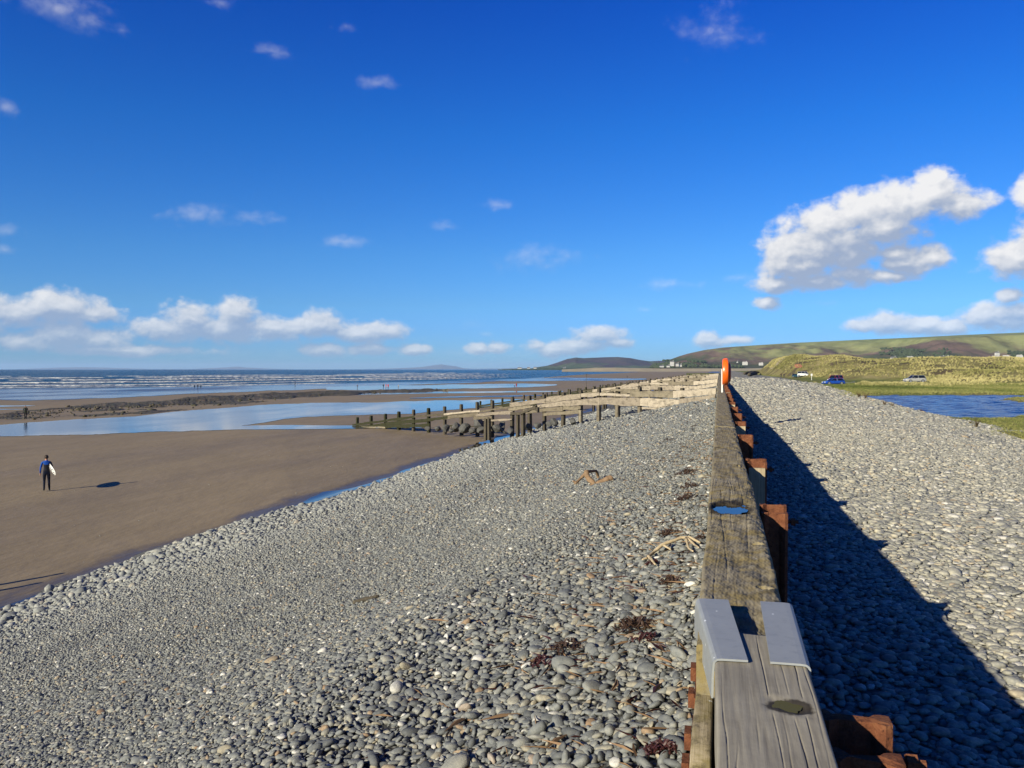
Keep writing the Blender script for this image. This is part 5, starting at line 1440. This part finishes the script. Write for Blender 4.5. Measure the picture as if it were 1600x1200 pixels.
# ------------------------------------------------------------------ cars
def car(label, px, py, D, length, heading, paint, kind='hatch', glass=MGLASS):
    p = at(px, py, D); p.z = float(zF(np.array([p.x]), np.array([p.y]))[0])
    c = empty('parked_car', p, heading, label=label, cat='car')
    H = {'hatch': 1.32, 'suv': 1.72, 'van': 1.75}[kind]; Wd = {'hatch': .86, 'suv': .92, 'van': .86}[kind]; L = length
    zb = .22 if kind != 'suv' else .30; belt = H * .62
    st = [(-.5, .30, .0), (-.485, .42, 0), (-.40, .52, 0), (-.22, .60, 0), (-.10, .62, 1.0), (.05, .63, 1.0), (.25, .64, 1.0), (.40, .64, .97), (.475, .60, .3), (.5, .42, 0)]
    if kind == 'suv': st = [(-.5, .30, 0), (-.485, .46, 0), (-.40, .54, 0), (-.24, .60, 0), (-.12, .62, .93), (.05, .63, 1), (.30, .64, 1), (.43, .64, .94), (.485, .58, .2), (.5, .38, 0)]
    vs, n = [], 0
    for (x, b_, r) in st:                                  # lower body rings
        zt = b_ * H; w = Wd * (1 - 1.6 * max(0, abs(x) - .40) ** 1.3)
        vs += [(x * L, -w * .93, zb), (x * L, -w, zb + .18), (x * L, -w * .985, zt * .82), (x * L, -w * .90, zt), (x * L, w * .90, zt), (x * L, w * .985, zt * .82), (x * L, w, zb + .18), (x * L, w * .93, zb)]
    fs = [(i*8 + k, i*8 + (k+1) % 8, (i+1)*8 + (k+1) % 8, (i+1)*8 + k) for i in range(len(st) - 1) for k in range(8)] + [tuple(range(8)), tuple((len(st)-1)*8 + k for k in range(7, -1, -1))]
    body = mesh_obj('body', vs, fs, paint, c, True)
    f0, f1, r1, r0 = {'hatch': (-.24, -.06, .36, .47), 'suv': (-.26, -.10, .41, .485), 'van': (-.34, -.18, .46, .49)}[kind]
    wb, wt = Wd * .90, Wd * .72; z0, z1 = belt * .99, H - .04
    A = [(f0*L, -wb, z0), (r0*L, -wb, z0), (r1*L, -wt, z1), (f1*L, -wt, z1)]; B = [(x, -y, z) for x, y, z in A]
    gl = mesh_obj('window', A + B, [(0,1,2,3), (7,6,5,4), (0,3,7,4), (1,5,6,2)], glass, c)
    MB().add([(f1*L - .04, -wt - .015, z1), (r1*L + .05, -wt - .015, z1), (r1*L - .05, -wt * .86, H), (f1*L + .1, -wt * .86, H), (f1*L - .04, wt + .015, z1), (r1*L + .05, wt + .015, z1), (r1*L - .05, wt * .86, H), (f1*L + .1, wt * .86, H)],
             [(0,1,2,3), (4,7,6,5), (3,2,6,7), (0,3,7,4), (1,5,6,2), (0,4,5,1)]).obj('roof', paint, c)
    for s_ in (-1, 1):
        for (xa, xb, ta, tb) in ((f0, f1, 0, 1), (.10, .10, 0, 1), (r0, r1, 0, 1)):
            q0 = Vector((xa*L, s_ * (wb + .006), z0)); q1 = Vector((xb*L, s_ * (wt + .006), z1))
            MB().tube([q0, q1], .035, 4).obj('pillar', paint, c)
        for xw in (-.31, .31):
            R_ = .34 if kind != 'suv' else .39
            w = MB().tube([(xw*L, s_*(Wd - .2), R_), (xw*L, s_*(Wd + .015), R_)], R_, 20).obj('wheel', MTYRE, c)
            MB().tube([(xw*L, s_*(Wd + .0), R_), (xw*L, s_*(Wd + .025), R_)], R_*.66, 16).obj('rim', MRIM, w)
        MB().box((-.485*L, s_*Wd*.62, .46*H*.9), (.08, .34, .15)).obj('headlight', MWHITE, c)
        MB().box((f1*L - .12, s_*(Wd + .08), belt + .05), (.12, .16, .12)).obj('wing_mirror', paint, c)
    return c
def paintm(name, col):
    m = m_flat(name, col, .28, var=.03, spec=.6); m.node_tree.nodes['Principled BSDF'].inputs['Coat Weight'].default_value = .6; return m
camright = TH
car('bright blue hatchback parked in a shallow puddle at the meadow edge', 1302, 600, 160, 4.1, camright + .12, paintm('blue_paint', (.012, .075, .42)))
car('red car parked behind the bright blue hatchback', 1305, 597, 186, 3.7, camright + .55, paintm('red_paint', (.42, .012, .02)), 'van')
car('silver off road car standing alone on the meadow before the dunes', 1429, 597, 182, 4.5, camright + .05, paintm('silver_paint', (.42, .41, .37)), 'suv')
car('white car with its nose to the right beside a dark teal car', 1255.5, 591.5, 285, 3.9, camright + 2.25, paintm('white_car_paint', (.75, .75, .73)), 'van')
car('dark teal car beside the white car near the dune path', 1246, 591.3, 290, 4.0, camright + 1.95, paintm('teal_paint', (.01, .06, .085)))
p = ground(1268, 594)
sg = empty('signpost', p, TH, label='small white sign on a post right of the white car', cat='sign')
MB().box((0, 0, .8), (.1, .1, 1.6)).obj('post', MWHITE, sg); MB().box((0, -.07, 1.55), (.5, .04, .6)).obj('board', MWHITE, sg)
# bare sandy path up the dune and a patch of red earth
def drape(name, rows, mat):
    P = []
    for (y_, xa, xb) in rows:
        line = []
        for xx in np.linspace(xa, xb, 7):
            D_ = np.linspace(150, 420, 500); g = at(xx, y_, 1.0); d = ray(xx, y_); k_ = D_ / d.dot(FWD)
            PX_, PY_, PZ_ = CAMP.x + d.x * k_, CAMP.y + d.y * k_, CAMP.z + d.z * k_
            hit = np.argmax(PZ_ < zF(PX_, PY_) + .05); line.append((PX_[hit], PY_[hit], float(zF(PX_[hit:hit+1], PY_[hit:hit+1])[0]) + .12))
        P.append(line)
    P = np.array(P); return grid_obj(name, P[..., 0], P[..., 1], P[..., 2], mat, flip=True, kind='structure')
drape('sand_path', [(559.5,1219,1228),(562,1217,1225),(565,1215,1222),(568,1213,1219),(571,1211,1215),(574,1208,1211),(577,1203,1206)], MPALE)
drape('bare_earth', [(569.5,1243,1249),(571,1241,1253),(573,1241,1254),(575,1244,1251)], m_flat('red_earth', (.42,.17,.09), .9, var=.3, scale=1))
# puddle round the blue car
X, Y, Z = [], [], []
xs = np.linspace(1262, 1335, 30); u = np.linspace(0, 1, 5)
def fpt(px, py):
    p = on(px, py, 3.95); return p.x, p.y
PX = np.array([[fpt(a, 597 + 1.2 * math.sin(a * .3) + (5.2 + 1.2 * math.sin(a * .17) - abs(a - 1296) * .09) * b) for a in xs] for b in u])
grid_obj('meadow_puddle', PX[..., 0], PX[..., 1], zF(PX[..., 0], PX[..., 1]) + .03, MPOOL, flip=True, kind='structure')

# ------------------------------------------------------------------ houses at the foot of the hill and down the coast
def house(px, py, D, w, h, d, label, roof=MSLATE, wall=MHOUSE, rh=.45, turn=0.0):
    p = at(px, py, D)
    b = empty('house', (p.x, p.y, p.z - 1), TH + turn, label=label, cat='house', group='houses below the hill')
    MB().box((0, 0, h / 2), (w, d, h)).obj('wall', wall, b)
    r = rh * d
    rf = MB().add([(-w/2 - .4, -d/2 - .4, h), (w/2 + .4, -d/2 - .4, h), (w/2 + .4, d/2 + .4, h), (-w/2 - .4, d/2 + .4, h), (-w/2 - .4, 0, h + r), (w/2 + .4, 0, h + r)], [(0,1,5,4), (2,3,4,5), (0,4,3), (1,2,5), (0,3,2,1)]).obj('roof', roof, b)
    MB().box((w * .3, 0, h + r), (1.4, 1.4, 3)).obj('chimney', wall, rf)
    for k in range(3):
        for lv in range(1 if h < 7 else 2):
            MB().box((-w * .32 + k * w * .32, -d / 2 - .05, h * .25 + lv * h * .42 + 1), (w * .10, .12, h * .16)).obj('window', MGLASS, b)
    return b
GF = m_flat('pale_roof', (.55, .53, .5), .8)
for a in [(1050,571.5,2900,13,15,9,'tall white house at the left foot of the heather hill'),(1058,572,2905,11,9,8,'white house stepping down right of the tall white house'),(1063,572.5,2910,9,7,8,'smallest white house at the right of the hillfoot group'),
          (1034,573.5,2900,14,4,8,'low white building far left at the hill foot'),(1044,573.5,2890,10,5,8,'low white cottage just left of the tall white house'),
          (1164,570,2500,14,6.5,9,'white house with pale roof right of the life ring',GF),(1189,570.5,2500,11,5,8,'small white house half hidden behind the dune crest',GF),(1152,566.5,2700,4,3,4,'tiny white hut on the slope left of the pale roofed house'),
          (1396,562.0,2500,16,7,9,'white house peeping over the dunes, left of a pair'),(1422,562,2500,17,7,9,'white house peeping over the dunes, right of a pair',GF),(1472,560.5,2500,13,6,9,'white house alone above the dune crest'),(1480,560,2520,9,6,8,'grey roofed cottage touching the lone white house'),
          (1558,555,2700,12,9,9,'tall white house among trees at the right edge'),(1556,560,2500,22,5,9,'long low white building above the right dunes',GF),(1572,559.5,2500,18,6,9,'cream terrace above the right dunes',GF,m_flat('cream_wall', (.6, .52, .4))),(1593,559,2500,16,6,9,'white house at the far right edge of the dunes',GF),
          (812,576.5,6900,34,9,15,'low grey building on the far coast'),(826,576.3,6900,26,9,15,'white building on the far coast, left of a pair'),(836,576.2,6900,26,10,15,'white building on the far coast, right of a pair'),(882,576.3,6900,22,9,15,'white building below the far headland')]:
    house(*a)

# ------------------------------------------------------------------ marram and turf
def tuft_mesh(name, seed, n, h, spread, wd, mat, lean=.5):
    r = random.Random(seed); m = MB()
    for i in range(n):
        a = r.uniform(0, 6.28); b = r.uniform(0, 1) * spread; base = Vector((math.cos(a) * b, math.sin(a) * b, -.05)); hh = h * r.uniform(.5, 1)
        out = Vector((math.cos(a) + .7, math.sin(a) + .5, 0)) * lean * r.uniform(.2, 1) * hh
        s_ = Vector((-math.sin(a), math.cos(a), 0)) * wd
        p1 = base + out * .35 + Vector((0, 0, hh * .62)); p2 = base + out + Vector((0, 0, hh * .95))
        m.add([base - s_, base + s_, p1 + s_ * .7, p1 - s_ * .7, p2], [(0, 1, 2, 3), (3, 2, 4)])
    me = bpy.data.meshes.new(name); me.from_pydata(m.v, [], m.f); me.materials.append(mat); return me
MT = [tuft_mesh('marram', i, 34, 1.0, .42, .035, MMARRAM) for i in range(6)]
TT = [tuft_mesh('turf', 20 + i, 26, .16, .14, .008, MTURF, .8) for i in range(5)]
r = np.random.default_rng(77)
n = 150000
pxr = r.uniform(1150, 1720, n); Dr2 = 150 + 330 * r.random(n) ** .9
u_ = (pxr - 800) / F; X = (RGT.x * u_ + FWD.x) * Dr2; Y = (RGT.y * u_ + FWD.y) * Dr2
Z = zF(X, Y)
keep = (Z > 4.5 + .5 * n4(X * .05, Y * .05)) & (X > WR(Y) + 2) & (r.random(n) < .45 + .5 * np.clip(n5(X * .03, Y * .03), -.6, 1)) 
X, Y, Z = X[keep], Y[keep], Z[keep]; s = r.uniform(.35, .8, len(X))
scatter('marram_grass', np.stack([X, Y, Z], 1), np.stack([r.normal(0, .12, len(X)), r.normal(0, .12, len(X)), r.uniform(0, 6.28, len(X))], 1), np.stack([s, s, s * r.uniform(.6, 1.1, len(X))], 1), MT, MMARRAM, kind='stuff')
n = 60000
pxr = r.uniform(1230, 1720, n); Dr2 = 26 + 150 * r.random(n)
u_ = (pxr - 800) / F; X = (RGT.x * u_ + FWD.x) * Dr2; Y = (RGT.y * u_ + FWD.y) * Dr2
Z = zF(X, Y); w_ = X - WR(Y)
dp = np.maximum(dpoly(X, Y, POND), -np.minimum(dpoly(X, Y, SPIT), dpoly(X, Y, SPIT2)))
keep = (w_ > -1.6 + 1.4 * n3(X * .4, Y * .4)) & (dp > .5) & (r.random(n) < .25 + .5 * sm(-2, 3, w_))
X, Y, w_ = X[keep], Y[keep], w_[keep]; Z = np.maximum(zF(X, Y), np.where(w_ < 5, zR(X, Y), -9)); s = r.uniform(.6, 1.7, len(X)) * np.clip(depth(X, Y) / 90, .7, 1.6)
scatter('meadow_turf', np.stack([X, Y, Z], 1), np.stack([r.normal(0, .12, len(X)), r.normal(0, .12, len(X)), r.uniform(0, 6.28, len(X))], 1), np.stack([s, s, s], 1), TT, MTURF, kind='stuff')
# woods and hedges on the heather hill
X, Y, Z, P = (q.ravel() for q in HG['heather_hill'])
PYh = HORIZ + (CAMZ - Z) / depth(X, Y) * F
def wood(x0, x1, y0, y1, thr, seed):
    s_ = SN(seed, 4, .6)
    k = (P > x0) & (P < x1) & (PYh > y0) & (PYh < y1) & (s_(P * .08, PYh * .35) > thr)
    return np.nonzero(k)[0]
idx = np.concatenate([wood(1372, 1478, 545, 568, -.15, 1), wood(1022, 1050, 562, 575, .0, 2), wood(1540, 1640, 548, 566, .35, 3), wood(1060, 1370, 563, 574, .7, 5)])
idx = np.repeat(idx, 2); r = np.random.default_rng(21); n = len(idx)
s = r.uniform(3.0, 6.0, n)
MTREE = m_flat('tree_foliage', (.05, .07, .03), .9, var=.6, scale=1.2)
CR = []
for i in range(4):
    bm = bmesh.new(); bmesh.ops.create_icosphere(bm, subdivisions=2, radius=1.0)
    for v in bm.verts: v.co *= 1 + random.uniform(-.28, .18)
    me = bpy.data.meshes.new('tree_crown'); bm.to_mesh(me); bm.free(); me.materials.append(MTREE); CR.append(me)
scatter('hillside_woods', np.stack([X[idx] + r.normal(0, 9, n), Y[idx] + r.normal(0, 9, n), Z[idx] + s * .5], 1), np.stack([0 * s, 0 * s, r.uniform(0, 6.3, n)], 1), np.stack([s, s, s * .9], 1), CR, MTREE, kind='stuff')
# single plants at the edge of the shingle
def plant(px, py, h, label, n=16):
    c = ground(px, py); m = MB(); rr = random.Random(px)
    for i in range(n):
        a = rr.uniform(0, 6.28); o_ = Vector((math.cos(a), math.sin(a), 0)) * rr.uniform(0.1, .5) * h
        hh = h * rr.uniform(.45, 1)
        m.tube([(0, 0, -.05), o_ * .4 + Vector((0, 0, hh * .5)), o_ + Vector((0, 0, hh))], [.018, .013, .004], 4)
    st = m.obj('shore_plant', MSTEM); st.location = c; props(st, label=label, cat='plant', group='dark plants at the pond edge')
    lf = MB()
    for i in range(n * 7):
        a = rr.uniform(0, 6.28); k = rr.uniform(.2, 1); q = Vector((math.cos(a) * .4 * h * k, math.sin(a) * .4 * h * k, h * k * rr.uniform(.6, 1)))
        d = Vector((rr.uniform(-1, 1), rr.uniform(-1, 1), rr.uniform(0, 1))).normalized() * h * .11; s_ = d.cross(Vector((0, 0, 1))) * .35
        lf.add([q, q + d * .5 + s_, q + d, q + d * .5 - s_], [(0, 1, 2, 3)])
    lf.obj('foliage', MSTEML, st)
MSTEM = m_flat('plant_stem', (.10, .07, .03), .8); MSTEML = m_flat('plant_leaf', (.085, .085, .03), .7, var=.5, scale=8)
MSTEMR = m_flat('dock_leaf', (.17, .075, .045), .7, var=.5, scale=8)
plant(1525, 669.5, .55, 'upright dark plant standing alone on the shingle edge near the pond corner')
plant(1516, 663, .22, 'low dark plant left of the upright plant by the pond corner')
_l = MSTEML; MSTEML = MSTEMR
for (px, py, h, lab) in ((1342,622,.8,'reddish dock at the left end of the pond'),(1352,624,.9,'tallest reddish dock at the left end of the pond'),(1382,634,.6,'reddish dock on the bank halfway along the pond edge'),(1394,637,.5,'low reddish dock right of the halfway dock'),(1440,645,.35,'small reddish weed at the near pond edge')):
    plant(px, py, h, lab)
